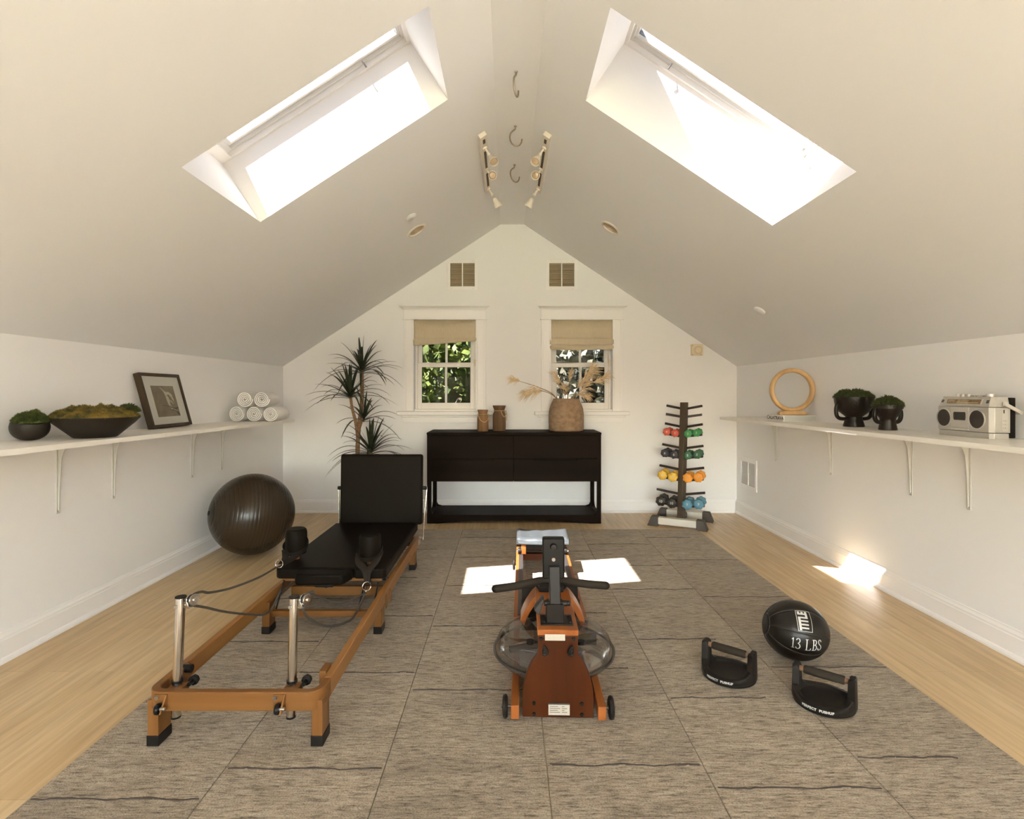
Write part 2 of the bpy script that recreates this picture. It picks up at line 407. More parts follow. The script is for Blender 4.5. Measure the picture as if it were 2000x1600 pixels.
hole_face(m, rect(0, LL, YF, YB), [rect(*SKY['L'], SY0, SY1), *[rect(*SKY['L'], a, b) for a, b in FILLSKY], circ(*CANL, CANR_)], lambda u, v: sl(u, v))
hole_face(m, rect(0, LR, YF, YB), [rect(*SKY['R'], SY0, SY1), *[rect(*SKY['R'], a, b) for a, b in FILLSKY], circ(*CANR, CANR_)], lambda u, v: sr(u, v))
m.quad((RXL,YF,ZT), (RXR,YF,ZT), (RXR,YB,ZT), (RXL,YB,ZT))
struct(m.build('ceiling', M['ceil'], smooth=0))

# skylights: shaft, frame, sash, glass
def skylight(n, fn, u0, u1, lo, hi, SY0=SY0, SY1=SY1, glass='skyglass'):
    root = thing('window_%d' % n, None, None, tuple(fn((u0+u1)/2, (SY0+SY1)/2, .4))); struct(root)
    D = .365
    m = MB()
    C = [(u0,SY0), (u1,SY0), (u1,SY1), (u0,SY1)]
    for i in range(4):
        a, b = C[i], C[(i+1) % 4]; m.quad(fn(*a,0), fn(*b,0), fn(*b,D), fn(*a,D))
    m.build('shaft', M['shaft'], root, smooth=0)
    def ring(o0, o1, p0, p1, i0, i1, q0, q1, n0, n1, name, mat):
        m = MB()
        O = [(o0,p0), (o1,p0), (o1,p1), (o0,p1)]; I = [(i0,q0), (i1,q0), (i1,q1), (i0,q1)]
        for k in range(4):
            a, b, c, d = O[k], O[(k+1)%4], I[(k+1)%4], I[k]
            m.quad(fn(*a,n0), fn(*b,n0), fn(*c,n0), fn(*d,n0))
            m.quad(fn(*d,n0), fn(*c,n0), fn(*c,n1), fn(*d,n1))
            m.quad(fn(*a,n1), fn(*b,n1), fn(*c,n1), fn(*d,n1))
            m.quad(fn(*a,n0), fn(*b,n0), fn(*b,n1), fn(*a,n1))
        return m.build(name, mat, root, smooth=0)
    e = .002
    ring(u0-e, u1+e, SY0-e, SY1+e, u0+lo*.55, u1-hi*.4, SY0+.016, SY1-.016, D-.001, D+.024, 'window_frame', M['sashw'])
    ring(u0-e, u1+e, SY0-e, SY1+e, u0+lo*.8, u1-hi*.7, SY0+.030, SY1-.030, D+.024, D+.042, 'inner_frame', M['alu'])
    ring(u0-.03, u1+.03, SY0-.03, SY1+.03, u0+lo, u1-hi, SY0+.047, SY1-.047, D+.042, D+.085, 'sash', M['sashw'])
    m = MB(); m.quad(fn(u0+lo-.01,SY0+.04,D+.056), fn(u1-hi+.01,SY0+.04,D+.056), fn(u1-hi+.01,SY1-.04,D+.056), fn(u0+lo-.01,SY1-.04,D+.056))
    m.build('pane', M[glass], root, smooth=0)
    m = MB(); uc = u0 + (u1-u0)*.77
    m.tube([fn(uc, SY1-.03, D+.03), fn(uc, SY1-.045, D+.012), fn(uc, SY1-.042, D-.012)], .004, 8)
    m.build('latch', M['screwd'], root)
skylight(3, sl, *SKY['L'], .11, .045)
skylight(4, sr, *SKY['R'], .11, .045)
for i, (a, b) in enumerate(FILLSKY):  # added fill skylights, out of view
    skylight(7+2*i, sl, *SKY['L'], .11, .045, a, b, 'fillskyglass'); skylight(8+2*i, sr, *SKY['R'], .11, .045, a, b, 'fillskyglass')


# recessed downlights, cover plates
def downlight(fn, uv, label):
    o = thing('recessed_downlight', label, 'ceiling light', tuple(fn(*uv)), group='recessed downlights in the slopes')
    F = lambda r, t, n: fn(uv[0]+r*math.cos(t), uv[1]+r*math.sin(t), n)
    N = 36
    def rings(prof, name, mat):
        m = MB(); m.loft([[F(r, 2*PI*k/N, n) for k in range(N)] for r, n in prof], cap=False); m.build(name, mat, o)
    rings([(.086,.0), (.086,-.006), (.080,-.009), (.069,-.008), (.066,.001)], 'trim_ring', M['spot'])
    rings([(.066,.001), (.058,.05), (.045,.10), (.001,.11)], 'reflector', M['reflector'])
    m = MB(); m.loft([[F(r, 2*PI*k/N, n) for k in range(N)] for r, n in [(.001,.045), (.02,.05), (.034,.062), (.03,.09), (.015,.105)]], cap=False)
    m.build('bulb', M['lamp'], o)
downlight(sl, CANL, 'white recessed downlight in the left slope beside a small round cover plate')
downlight(sr, CANR, 'white recessed downlight in the right slope above the right window')
def coverplate(fn, uv, r, label):
    N = 28; m = MB()
    P = lambda q, n: [fn(uv[0]+q*math.cos(2*PI*k/N), uv[1]+q*math.sin(2*PI*k/N), n) for k in range(N)]
    m.loft([P(r,0), P(r,-.010), P(r-.006,-.014), P(.001,-.015)], cap=False)
    tag(m.build('ceiling_cover_plate', M['ceil'], loc=tuple(fn(*uv))), label, 'cover plate', 'round cover plates')
coverplate(sl, (uL(-.71), 4.05), .04, 'small round cover plate on the left slope just above the downlight')
coverplate(sr, (uR(1.823), 4.0), .042, 'small round cover plate low on the right slope')

# baseboards with quarter round
def baseboard(name, fn, L0, L1):
    prof = [(0,0), (.030,0), (.030,.010), (.024,.020), (.016,.024), (.016,.098), (.013,.104), (.013,.112), (.006,.124), (.004,.132), (0,.134)]
    m = MB(); A = [m.v(fn(L0, d, z)) for d, z in prof]; B = [m.v(fn(L1, d, z)) for d, z in prof]
    for i in range(len(prof)-1): m.f([A[i], B[i], B[i+1], A[i+1]])
    m.f(A); m.f(list(reversed(B)))
    struct(m.build(name, M['trim'], smooth=0))
baseboard('baseboard_left', lambda l, d, z: (XL+d, l, z), YF, YB)
baseboard('baseboard_right', lambda l, d, z: (XR-d, l, z), YF, YB)
baseboard('baseboard_back', lambda l, d, z: (l, YB-d, z), XL+.03, XR-.03)
baseboard('baseboard_front', lambda l, d, z: (l, YF+d, z), XL+.03, XR-.03)

# double-hung windows with casings
def window(n, x0, x1):
    root = thing('window_%d' % n, None, None, ((x0+x1)/2, YB, WZ0)); struct(root)
    cw = .097
    m = MB()
    m.box(x0-cw, x0, YB-.018, YB, WZ0, WZ1); m.box(x1, x1+cw, YB-.018, YB, WZ0, WZ1)
    m.box(x0-.020, x0, YB-.026, YB, WZ0, WZ1); m.box(x1, x1+.020, YB-.026, YB, WZ0, WZ1)
    m.box(x0-cw-.004, x0-cw+.018, YB-.024, YB, WZ0, WZ1); m.box(x1+cw-.018, x1+cw+.004, YB-.024, YB, WZ0, WZ1)
    m.box(x0-cw-.014, x1+cw+.014, YB-.034, YB, WZ1, WZ1+.016)
    m.box(x0-cw-.004, x1+cw+.004, YB-.022, YB, WZ1+.016, WZ1+.100)
    m.build('window_casing', M['trim'], root, bevel=.002)
    m = MB()
    pr = [(0,.100), (.026,.100), (.030,.112), (.046,.124), (.066,.132), (.066,.142), (0,.142)]
    A = [(x0-cw-.004-max(0,d-.022), YB-d, WZ1+z) for d, z in pr]; B = [(x1+cw+.004+max(0,d-.022), YB-d, WZ1+z) for d, z in pr]
    m.loft([A, B]); m.build('window_cornice', M['trim'], root, smooth=0)
    m = MB(); m.box(x0-cw-.070, x1+cw+.070, YB-.062, YB+.07, WZ0-.040, WZ0-.002)
    m.box(x0-cw-.034, x1+cw+.034, YB-.034, YB, WZ0-.062, WZ0-.040)
    m.build('window_sill', M['trim'], root, bevel=.006)
    m = MB(); m.box(x0-cw-.014, x1+cw+.014, YB-.02, YB, WZ0-.115, WZ0-.062); m.build('apron', M['trim'], root, bevel=.002)
    ys = YB+.085
    m = MB()
    m.box(x0, x0+.022, ys-.012, ys+.085, WZ0, WZ1); m.box(x1-.022, x1, ys-.012, ys+.085, WZ0, WZ1); m.box(x0, x1, ys-.012, ys+.085, WZ1-.022, WZ1)
    m.box(x0, x1, YB+.002, ys+.1, WZ0-.002, WZ0+.018)
    m.build('window_frame', M['sashw'], root, bevel=.002)
    zm0, zm1 = 1.477, 1.522
    def sash(y, z0, z1, rb, rt):
        a, b = x0+.022, x1-.022; st = .040; cx = (a+b)/2
        m = MB()
        m.box(a, a+st, y, y+.036, z0, z1); m.box(b-st, b, y, y+.036, z0, z1)
        m.box(a+st, b-st, y, y+.036, z0, z0+rb); m.box(a+st, b-st, y, y+.036, z1-rt, z1)
        m.box(cx-.011, cx+.011, y+.004, y+.032, z0+rb, z1-rt)
        s_ = m.build('sash', M['sashw'], root, bevel=.003)
        m = MB(); m.box(a+st-.004, b-st+.004, y+.017, y+.019, z0+rb-.004, z1-rt+.004); m.build('pane', M['tintglass'], s_, smooth=0)
    sash(ys, WZ0+.018, zm1, .064, zm1-zm0)
    sash(ys+.038, zm0, WZ1-.022, zm1-zm0, .05)
    m = MB(); m.box(x1-.024, x1-.006, ys-.020, ys-.010, 1.49, 1.555); m.build('sash_lock', M['beigeplate'], root, bevel=.003)
window(1, *WIN[0]); window(2, *WIN[1])

# roman blinds
def blind(x0, x1, zb_l, zb_r, label):
    root = thing('roman_blind', label, 'window blind', ((x0+x1)/2, YB-.01, WZ1), group='linen roman blinds')
    zf = 1.783
    rows = [(0.0, WZ1-.006, WZ1-.006), (.003, 1.86, 1.86), (.008, zf+.01, zf+.01), (.015, zf-.008, zf-.012), (.006, zf+.004, zf)]
    rows2 = [(.005, zf+.006, zf+.004), (.016, zf-.03, zf-.03), (.019, (zf+zb_l)/2-.012, (zf+zb_r)/2-.01), (.009, (zf+zb_l)/2-.002, (zf+zb_r)/2)]
    rows3 = [(.010, (zf+zb_l)/2, (zf+zb_r)/2), (.020, zb_l+.022, zb_r+.022), (.019, zb_l+.004, zb_r+.004), (.008, zb_l, zb_r), (.001, zb_l+.012, zb_r+.012)]
    N = 26
    for nm, rs, ex in (('drop', rows, 0), ('fold', rows2, .003), ('fold', rows3, .002)):
        m = MB(); grid = []
        for d, za, zb in rs:
            grid.append([m.v((x0-ex + (x1-x0+2*ex)*i/N, YB-.006-d-.003*math.sin(i*1.7+za*30), za+(zb-za)*i/N + .004*math.sin(PI*i/N)*(-1 if za < zf else 0) + .002*math.sin(i*.9+d*200))) for i in range(N+1)])
        for a, b in zip(grid, grid[1:]):
            for i in range(N): m.f([a[i], a[i+1], b[i+1], b[i]])
        m.build(nm, M['linen'], root, smooth=60, solid=.004)
    m = MB(); m.box(x0, x1, YB-.006, YB+.02, WZ1-.03, WZ1-.001); m.build('headrail', M['linen'], root)
blind(WIN[0][0]-.004, WIN[0][1]+.004, 1.692, 1.742, 'beige linen roman blind hanging crooked, lower on its left, in the left window')
blind(WIN[1][0]-.012, WIN[1][1]+.008, 1.652, 1.652, 'beige linen roman blind hanging level in the right window above the clay pot')

# vents
def vent(name, label, fn, w, h, nsl, mat, loc, bars=1):
    # fn(u,v,d): u across, v up, d into the room
    root = thing(name, label, 'vent', loc, group='louvred wall vents')
    def bx(m, u0, u1, v0, v1, d0, d1):
        m.hexa([fn(u0,v0,d0), fn(u1,v0,d0), fn(u1,v0,d1), fn(u0,v0,d1), fn(u0,v1,d0), fn(u1,v1,d0), fn(u1,v1,d1), fn(u0,v1,d1)])
    b = .032; m = MB()
    bx(m, 0, b, 0, h, 0, .008); bx(m, w-b, w, 0, h, 0, .008); bx(m, b, w-b, 0, b+.006, 0, .008); bx(m, b, w-b, h-b-.006, h, 0, .008)
    bx(m, w/2-.006, w/2+.006, b, h-b, -.004, .007)
    m.build('frame', M['trim'], root, bevel=.0015)
    m = MB()
    for i in range(nsl):
        v = b+.008 + (h-2*b-.012)*(i+.15)/nsl; dv = (h-2*b-.012)/nsl
        m.hexa([fn(b,v,.003), fn(w-b,v,.003), fn(w-b,v+.002,.004), fn(b,v+.002,.004), fn(b,v+dv*.80,-.012), fn(w-b,v+dv*.80,-.012), fn(w-b,v+dv*.80+.002,-.011), fn(b,v+dv*.80+.002,-.011)])
    m.build('louvre', mat, root, smooth=0)
    m = MB(); e_ = .012
    q0 = [fn(b-.02,b-.02,-.0015), fn(w-b+.02,b-.02,-.0015), fn(w-b+.02,h-b+.02,-.0015), fn(b-.02,h-b+.02,-.0015)]
    q1 = [fn(b-.02,b-.02,-.06), fn(w-b+.02,b-.02,-.06), fn(w-b+.02,h-b+.02,-.06), fn(b-.02,h-b+.02,-.06)]
    for i in range(4): m.quad(q0[i], q0[(i+1)%4], q1[(i+1)%4], q1[i])
    m.quad(*q1); m.build('duct', M['dark'], root, smooth=0)
    for u in (.05, w-.05):
        for v in (.014, h-.014):
            m = MB(); m.tube([fn(u,v,.007), fn(u,v,.010)], .004, 8); m.build('screw', M['beigeplate'], root)
for (a, b), nm in zip(VENT, ('left', 'right')):
    vent('wall_vent', 'square louvred vent high on the back wall above the %s window' % nm, lambda u, v, d, a=a: (a+u, YB-d, 2.254+v), b-a, .311, 20, M['ventslat'], (a, YB, 2.254))
vent('wall_vent', 'low louvred vent in the right wall beneath the shelf end', lambda u, v, d: (XR-d, VY1-u, VZ0+v), VY1-VY0, VZ1-VZ0, 20, M['trim'], (XR, VY0, VZ0))

# ivory alarm box
root = thing('alarm_sounder', 'ivory square alarm box with round dial on back wall above the dumbbell rack', 'alarm', (1.91, YB, 1.646))
m = MB(); m.box(1.852, 1.968, YB-.035, YB, 1.588, 1.704); m.build('housing', M['beigeplate'], root, bevel=.004)
m = MB(); m.lathe([(0,-.050), (.030,-.048), (.036,-.040), (.036,-.034)], (1.918, YB, 1.645), axis='Y', seg=28); m.build('dial', M['beigeplate'], root)
m = MB(); m.lathe([(.037,-.034), (.037,-.042), (.041,-.042), (.041,-.034)], (1.918, YB, 1.645), axis='Y', seg=28); m.build('dial_ring', M['ventslat'], root)
for x, z in ((1.861,1.692), (1.861,1.598), (1.945,1.598)):
    m = MB(); m.cyl((x,YB-.034,z), (x,YB-.037,z), .004, seg=8); m.build('screw', M['screwd'], root)

# ceiling hooks
for (x, y, w, lab) in ((.043, 2.94, .33, 'steel hook in the ridge ceiling, first from the camera, turned nearly edge-on'),
                       (.049, 3.54, 1., 'steel hook in the ridge ceiling between the other two hooks'),
                       (.050, 4.14, .88, 'steel hook in the ridge ceiling, last before the window wall')):
    m = MB(); P = []
    shape = [(0,0), (0,.010), (-.004,.022), (-.020,.034), (-.033,.050), (-.037,.070), (-.034,.092), (-.024,.112), (-.008,.125), (.010,.129), (.026,.122), (.037,.108), (.040,.092), (.041,.084)]
    pts = [Vector((x + a*w, y + a*math.sqrt(max(0,1-w*w))*.9, ZT-h)) for a, h in shape]
    m.tube(pts, .0052, 10)
    m.lathe([(0,0), (.010,0), (.009,-.004), (.005,-.006)], (x,y,ZT), seg=14)
    tag(m.build('ceiling_hook', M['hook'], loc=(x,y,ZT), smooth=60), lab, 'hook', 'steel hooks along the ridge')

# track spotlights
def spots(fn, u, y0, y1, side, label):
    root = thing('spot_bar', label, 'spotlight bar', tuple(fn(u, y0, 0)), group='white spotlight bars by the ridge')
    m = MB(); w, d = .026, .030
    m.hexa([fn(u-w,y0,0), fn(u+w,y0,0), fn(u+w,y1,0), fn(u-w,y1,0), fn(u-w,y0,-d), fn(u+w,y0,-d), fn(u+w,y1,-d), fn(u-w,y1,-d)])
    m.build('bar', M['spot'], root, bevel=.003)
    m = MB()
    for a, b in ((.04,.10), (.22,.50), (.60,.86)):
        ya, yb = y0+(y1-y0)*a, y0+(y1-y0)*b; e = d+.0008
        m.hexa([fn(u-.009,ya,-d+.004), fn(u+.009,ya,-d+.004), fn(u+.009,yb,-d+.004), fn(u-.009,yb,-d+.004), fn(u-.009,ya,-e), fn(u+.009,ya,-e), fn(u+.009,yb,-e), fn(u-.009,yb,-e)])
    m.build('slot', M['dark'], root, smooth=0)
    dirs = [(.30*side,-.55,-.65), (.15*side,-.9,-.35), (.45*side,.25,-.8)]
    for t, dv in zip((.16,.52,.92), dirs):
        base = fn(u, y0+(y1-y0)*t, -d); nrm = (fn(u,y0,-1)-fn(u,y0,0)).normalized()
        k = base + nrm*.055; dv = Vector(dv).normalized(); h = k + dv*.03
        m = MB(); m.cyl(base, base+nrm*.012, .016, seg=18); m.tube([base+nrm*.01, base+nrm*.035, k], .007, 10); m.ball(k, .012, 14, 8)
        hd = m.build('lamp_arm', M['spot'], root)
        m = MB(); ax = dv; o1 = ax.orthogonal().normalized(); o2 = ax.cross(o1)
        prof = [(.012,.0), (.018,.012), (.021,.035), (.028,.055), (.032,.075), (.029,.075), (.025,.06)]
        m.loft([[h + ax*hh + (o1*math.cos(2*PI*q/22)+o2*math.sin(2*PI*q/22))*r for q in range(22)] for r, hh in prof], cap=False)
        sp = m.build('lamp_shade', M['spot'], root)
        m = MB(); m.loft([[h + ax*hh + (o1*math.cos(2*PI*q/20)+o2*math.sin(2*PI*q/20))*r for q in range(20)] for r, hh in [(.026,.062),(.02,.072),(.001,.076)]], cap=False)
        m.build('bulb', M['lamp'], sp)
spots(sl, uL(-.170), 3.50, 4.47, 1, 'white three-lamp spotlight bar on the left slope beside the ceiling hooks')
spots(sr, uR(.258), 3.50, 4.47, -1, 'white three-lamp spotlight bar on the right slope beside the ceiling hooks')

# ------------------------------------------------------------------ rug
RX0, RX1, RY0, RY1, RT = -1.42, 1.665, -3.9, 4.876, .009
cols = [-1.42, -.905, -.395, .125, .63, 1.145, 1.665]
m = MB(); tones = []
rows_y = {0: [1.636, 2.154, 2.672, 3.23, 3.85, 4.42], 1: [1.768, 2.376, 2.98, 3.60, 4.25], 2: [1.30, 2.238, 2.85, 3.45, 4.05, 4.60],
          3: [1.785, 2.411, 3.02, 3.66, 4.20], 4: [1.682, 2.18, 2.70, 3.386, 3.855, 4.40], 5: [1.823, 2.425, 3.259, 3.984, 4.60]}
lay = m.bm.faces.layers.int.new('tile')
ti = 0
for c in range(6):
    ys = [RY0, -3.2, -2.4, -1.5, -.7, .1+.2*(c % 3)] + [.9+.2*(c % 3)] + rows_y[c] + [RY1]
    for a, b in zip(ys, ys[1:]):
        g = .0012
        n0 = len(m.bm.faces); m.box(cols[c]+g, cols[c+1]-g, a+g*.3, b-g*.3, 0.001, RT)
        m.bm.faces.ensure_lookup_table()
        for q in range(n0, len(m.bm.faces)): m.bm.faces[q][lay] = ti
        ti += 1
rng = random.Random(3); tv = [rng.uniform(.90, 1.08) for _ in range(ti)]
rug = m.build('tiled_rug', M['rug'], loc=(0,0,0), smooth=0, bevel=.0015, bseg=1)
at = rug.data.attributes.new('tone', 'FLOAT_COLOR', 'CORNER'); tl = rug.data.attributes['tile'].data
for p in rug.data.polygons:
    k = tv[tl[p.index].value]
    for li in p.loop_indices: at.data[li].color = (k, k*.99, k*.98, 1)
tag(rug, 'large heathered grey-brown rug of wool carpet tiles on the light wood floor', 'rug')
rng = random.Random(5)
for c in range(6):
    for y in rows_y[c]:
        a, b = cols[c]+.01, cols[c+1]-.01
        if rng.random() < .3: b = a + (b-a)*rng.uniform(.6,.9)
        N = 26; ph = rng.random()*6
        m = MB(); m.tube([(a+(b-a)*i/N, y + .004*math.sin(i*.55+ph) + rng.uniform(-.0022,.0022), RT-.0022+rng.uniform(-.0005,.0005)) for i in range(N+1)], .0042, 6)
        m.build('seam_yarn', M['yarn'], rug, smooth=60)

RT += .0026          # things stand on top of the pile
# ------------------------------------------------------------------ shelves
def bracket(root, side, x, y, zt, zb, xf):
    m = MB(); t = .004; s_ = side     # s_=+1 for left wall (room is +x)
    m.box(min(x,x+s_*.004), max(x,x+s_*.004), y-.011, y+.011, zb, zt)
    m.box(min(x,x+s_*.30), max(x,x+s_*.30), y-.011, y+.011, zt-.005, zt)
    pr = [(0,zb+.01), (.009,zb+.01), (.012,zb+.12), (.017,zt-.16), (.023,zt-.085), (.036,zt-.05), (.07,zt-.022), (.29,zt-.008), (.29,zt), (0,zt)]
    m.prism([(x+s_*a, b) for a, b in pr], y-t/2, y+t/2, 'XZ')
    o = m.build('bracket', M['bracket'], root, bevel=.001)
    m = MB(); m.lathe([(0,.006*s_), (.005,.005*s_), (.006,.003*s_)], (x, y, zb+.014), axis='X', seg=10); m.build('screw', M['screwd'], o)
def shelf(side, XW, xf, yfar, boards, zf, brs, zb, label):
    root = thing('wall_shelf', label, 'shelf', (XW, yfar, zf(yfar)), group='long white wall shelves')
    for a, b in boards:
        m = MB(); lo, hi = min(XW,xf), max(XW,xf); th = .023
        m.hexa([(lo,a,zf(a)-th), (hi,a,zf(a)-th), (hi,b,zf(b)-th), (lo,b,zf(b)-th), (lo,a,zf(a)), (hi,a,zf(a)), (hi,b,zf(b)), (lo,b,zf(b))])
        m.build('board', M['white'], root, smooth=0)
    for y in brs: bracket(root, side, XW, y, zf(y)-.023, zb, xf)
zsl = lambda y: .9985 + (y-2.0)*(-.0205/2.87)
zsr = lambda y: 1.0055 + (y-2.06)*(-.0115/2.95)
shelf(1, XL, -1.88, 4.87, [(.6,3.0375), (3.0395,4.87)], zsl, (1.6, 2.80, 3.195, 3.99, 4.40), .600, 'long white shelf on brackets along the left wall')
shelf(-1, XR, 1.92, 5.01, [(.6,5.01)], zsr, (1.6, 2.78, 3.18, 3.97, 4.78), .622, 'long white shelf on brackets along the right wall')

# ------------------------------------------------------------------ moss helper
def moss(name, mat, parent, c, rx, ry, h, n, seed, blade=.012, lumps=7, kind='dome'):
    rng = random.Random(seed); m = MB()
    def H(x, y):
        q = 1-(x*x+y*y)
        b = max(0, q)**.5
        k = .72+.5*abs(noise.noise(Vector((x*lumps*.45+seed, y*lumps*.45, seed*1.3))))+.22*noise.noise(Vector((x*lumps*1.3, y*lumps*1.3, seed)))
        return h*b*k
    N, K = 40, 14; rings = []
    for i in range(K+1):
        rr = math.sin(i/K*PI/2)
        rings.append([(c[0]+rx*rr*math.cos(2*PI*j/N), c[1]+ry*rr*math.sin(2*PI*j/N), c[2]+H(rr*math.cos(2*PI*j/N), rr*math.sin(2*PI*j/N))) for j in range(N)])
    m.loft(rings, cap=False)
    for _ in range(n):
        a = rng.random()*2*PI; rr = math.sqrt(rng.random())
        x, y = rr*math.cos(a), rr*math.sin(a)
        p = Vector((c[0]+rx*x, c[1]+ry*y, c[2]+H(x,y)-.001))
        d = Vector((x*.9*h/rx*6*rr, y*.9*h/ry*6*rr, .6)).normalized() + Vector((rng.uniform(-.6,.6), rng.uniform(-.6,.6), rng.uniform(-.2,.5)))
        d.normalize(); L = blade*rng.uniform(.5,1.25)
        w = d.orthogonal().normalized() if rng.random() < .5 else d.cross(Vector((rng.random(), rng.random(), .1))).normalized()
        w = w*L*.16
        m.f([m.v(p-w), m.v(p+w), m.v(p+d*L)])
    return m.build(name, mat, parent, smooth=60)

# ------------------------------------------------------------------ left shelf objects
z0 = zsl(2.506)
px_, py_, rP = -2.178, 2.52, .0735
pot = thing('pebble_pot', 'small round black pebble-shaped pot of green moss on left shelf', 'potted moss', (px_, py_, z0))
m = MB(); K = 18; N = 40
# rim plane tilts down towards the room / camera
def pebble(t, a):
    r = rP*math.sin(t)**.82 if math.sin(t) > 0 else 0
    z = .060 - .060*math.cos(t)*1.0
    return (px_+r*math.cos(a), py_+r*math.sin(a), z0+z)
rings = []
for i in range(K+1):
    t = .18 + (PI*.5+.72-.18)*i/K
    ring = []
    for j in range(N):
        a = 2*PI*j/N
        cut = .30*math.cos(a-R(-35))          # lip lower on the room side
        tt = .18 + (PI*.5+.55-cut-.18)*i/K
        ring.append(pebble(tt, a))
    rings.append(ring)
inner = [[(px_+(p[0]-px_)*.94, py_+(p[1]-py_)*.94, p[2]-.004) for p in rings[-1]], [(px_+(p[0]-px_)*.8, py_+(p[1]-py_)*.8, p[2]-.03) for p in rings[-1]]]
m.loft([[(px_+(p[0]-px_)*.2, py_+(p[1]-py_)*.2, z0) for p in rings[0]]] + [[(p[0],p[1],p[2]) for p in r] for r in rings] + inner, cap=False)
# close base
m.build('pot_body', M['ceramic'], pot, smooth=60)
moss('moss_dome', M['mossg'], pot, (px_+.008, py_-.006, z0+.080), .060, .060, .052, 5200, 4, .015, 3)

z0 = zsl(2.68); bx, by = -2.030, 2.72
bowl = thing('shallow_bowl', 'wide shallow black bowl heaped with olive moss on left shelf', 'moss bowl', (bx, by, z0))
m = MB(); m.lathe([(0,0), (.086,0), (.093,.004), (.132,.040), (.167,.072), (.188,.097), (.187,.100), (.181,.098), (.13,.05), (.07,.02), (0,.018)], (bx,by,z0), seg=56); m.build('bowl_body', M['ceramic'], bowl, smooth=50)
moss('moss_mound', M['mosso'], bowl, (bx,by,z0+.092), .183, .183, .066, 9500, 11, .010, 9)
moss('moss_clump', M['mossd'], bowl, (bx+.100,by+.09,z0+.120), .050, .045, .040, 1500, 21, .012, 5)

# picture frame leaning on the left wall (local x along the wall, y into the wall, z up the frame)
z0 = zsl(3.57); FW, FH, FT = .452, .352, .036
fr = thing('picture_frame', 'dark wood framed sepia print in wide mat leaning on left wall above the shelf', 'picture', (-2.180, 3.350, z0), rot=(R(-15.0), 0, R(93)))
bw = .019; m = MB()
m.box(0, bw, -FT, 0, 0, FH); m.box(FW-bw, FW, -FT, 0, 0, FH); m.box(bw, FW-bw, -FT, 0, 0, bw); m.box(bw, FW-bw, -FT, 0, FH-bw, FH)
m.build('moulding', M['frame'], fr, world=False, bevel=.001)
m = MB(); m.box(bw-.002, FW-bw+.002, -FT+.010, -.006, bw-.002, FH-bw+.002); mt = m.build('mat_board', M['mat'], fr, world=False, smooth=0)
pa = (.098, FW-.100, .068, FH-.080); yp = -FT+.0095
m = MB(); m.box(pa[0], pa[1], yp, yp+.002, pa[2], pa[3]); pr = m.build('print', M['sepia'], fr, world=False, smooth=0)
def blob(m, pts, y):       # filled outline in the print plane, u,v in 0..1
    m.f([m.v((pa[0]+(pa[1]-pa[0])*u, y, pa[2]+(pa[3]-pa[2])*v)) for u, v in pts])
m = MB()
blob(m, [(.36,.96),(.42,.93),(.52,.86),(.60,.80),(.70,.72),(.60,.70),(.54,.62),(.52,.74),(.47,.84)], yp-.0006)
blob(m, [(.60,.80),(.74,.80),(.84,.70),(.86,.60),(.88,.44),(.82,.54),(.76,.62),(.70,.72)], yp-.0006)
blob(m, [(.54,.62),(.60,.70),(.66,.62),(.68,.50),(.66,.40),(.72,.28),(.84,.20),(.90,.16),(.80,.16),(.66,.24),(.58,.36),(.55,.48)], yp-.0006)
blob(m, [(.70,.55),(.78,.50),(.82,.38),(.76,.44),(.71,.48)], yp-.0006)
m.build('figure_highlight', M['sepial'], pr, world=False, smooth=0)
m = MB()
blob(m, [(.28,.37),(.45,.36),(.62,.33),(.76,.27),(.88,.28),(.99,.30),(.99,.24),(.86,.22),(.74,.24),(.60,.31),(.44,.345),(.28,.36)], yp-.0009)
blob(m, [(.55,.22),(.70,.20),(.84,.14),(.92,.03),(.98,.02),(.97,.12),(.88,.16),(.72,.23)], yp-.0009)
m.build('figure_shade', M['sepiad'], pr, world=False, smooth=0)
m = MB(); m.quad((bw,-FT+.007,bw), (FW-bw,-FT+.007,bw), (FW-bw,-FT+.007,FH-bw), (bw,-FT+.007,FH-bw)); m.build('glazing', M['glass'], fr, world=False, smooth=0)

# rolled towels
def towel():
    root = thing('rolled_towel', '', 'towel', (0,0,0), group='rolled white towels in a pyramid')
    m = MB(); m.T = Matrix.Identity(4); th = .0082; turns = 4.0; N = 110; L = .24
    pts_o, pts_i = [], []
    for i in range(N+1):
        a = 2*PI*turns*i/N; r = .012 + (.066-.012)*i/N
        w = .0012*math.sin(a*3.1)
        pts_o.append(((r+w)*math.cos(a), (r+w)*math.sin(a))); pts_i.append(((r+w-th)*math.cos(a), (r+w-th)*math.sin(a)))
    prof = pts_o + list(reversed(pts_i))
    A = [m.v((x, 0, z+.066)) for x, z in prof]; A1 = [m.v((x, .012, z*1.015+.066)) for x, z in prof]; B1 = [m.v((x, L-.012, z*1.015+.066)) for x, z in prof]; B = [m.v((x, L, z+.066)) for x, z in prof]
    n = len(prof)
    for P, Q in ((A,A1), (A1,B1), (B1,B)):
        for i in range(n): m.f([P[i], P[(i+1)%n], Q[(i+1)%n], Q[i]])
    for E, rev in ((A,0), (B,1)):
        for i in range(N):
            m.f([E[i], E[i+1], E[n-2-i], E[n-1-i]])
    m.build('roll', M['towel'], root, world=False, smooth=60)
    return root
tw = towel(); yT = 4.42; zz = zsl(yT)
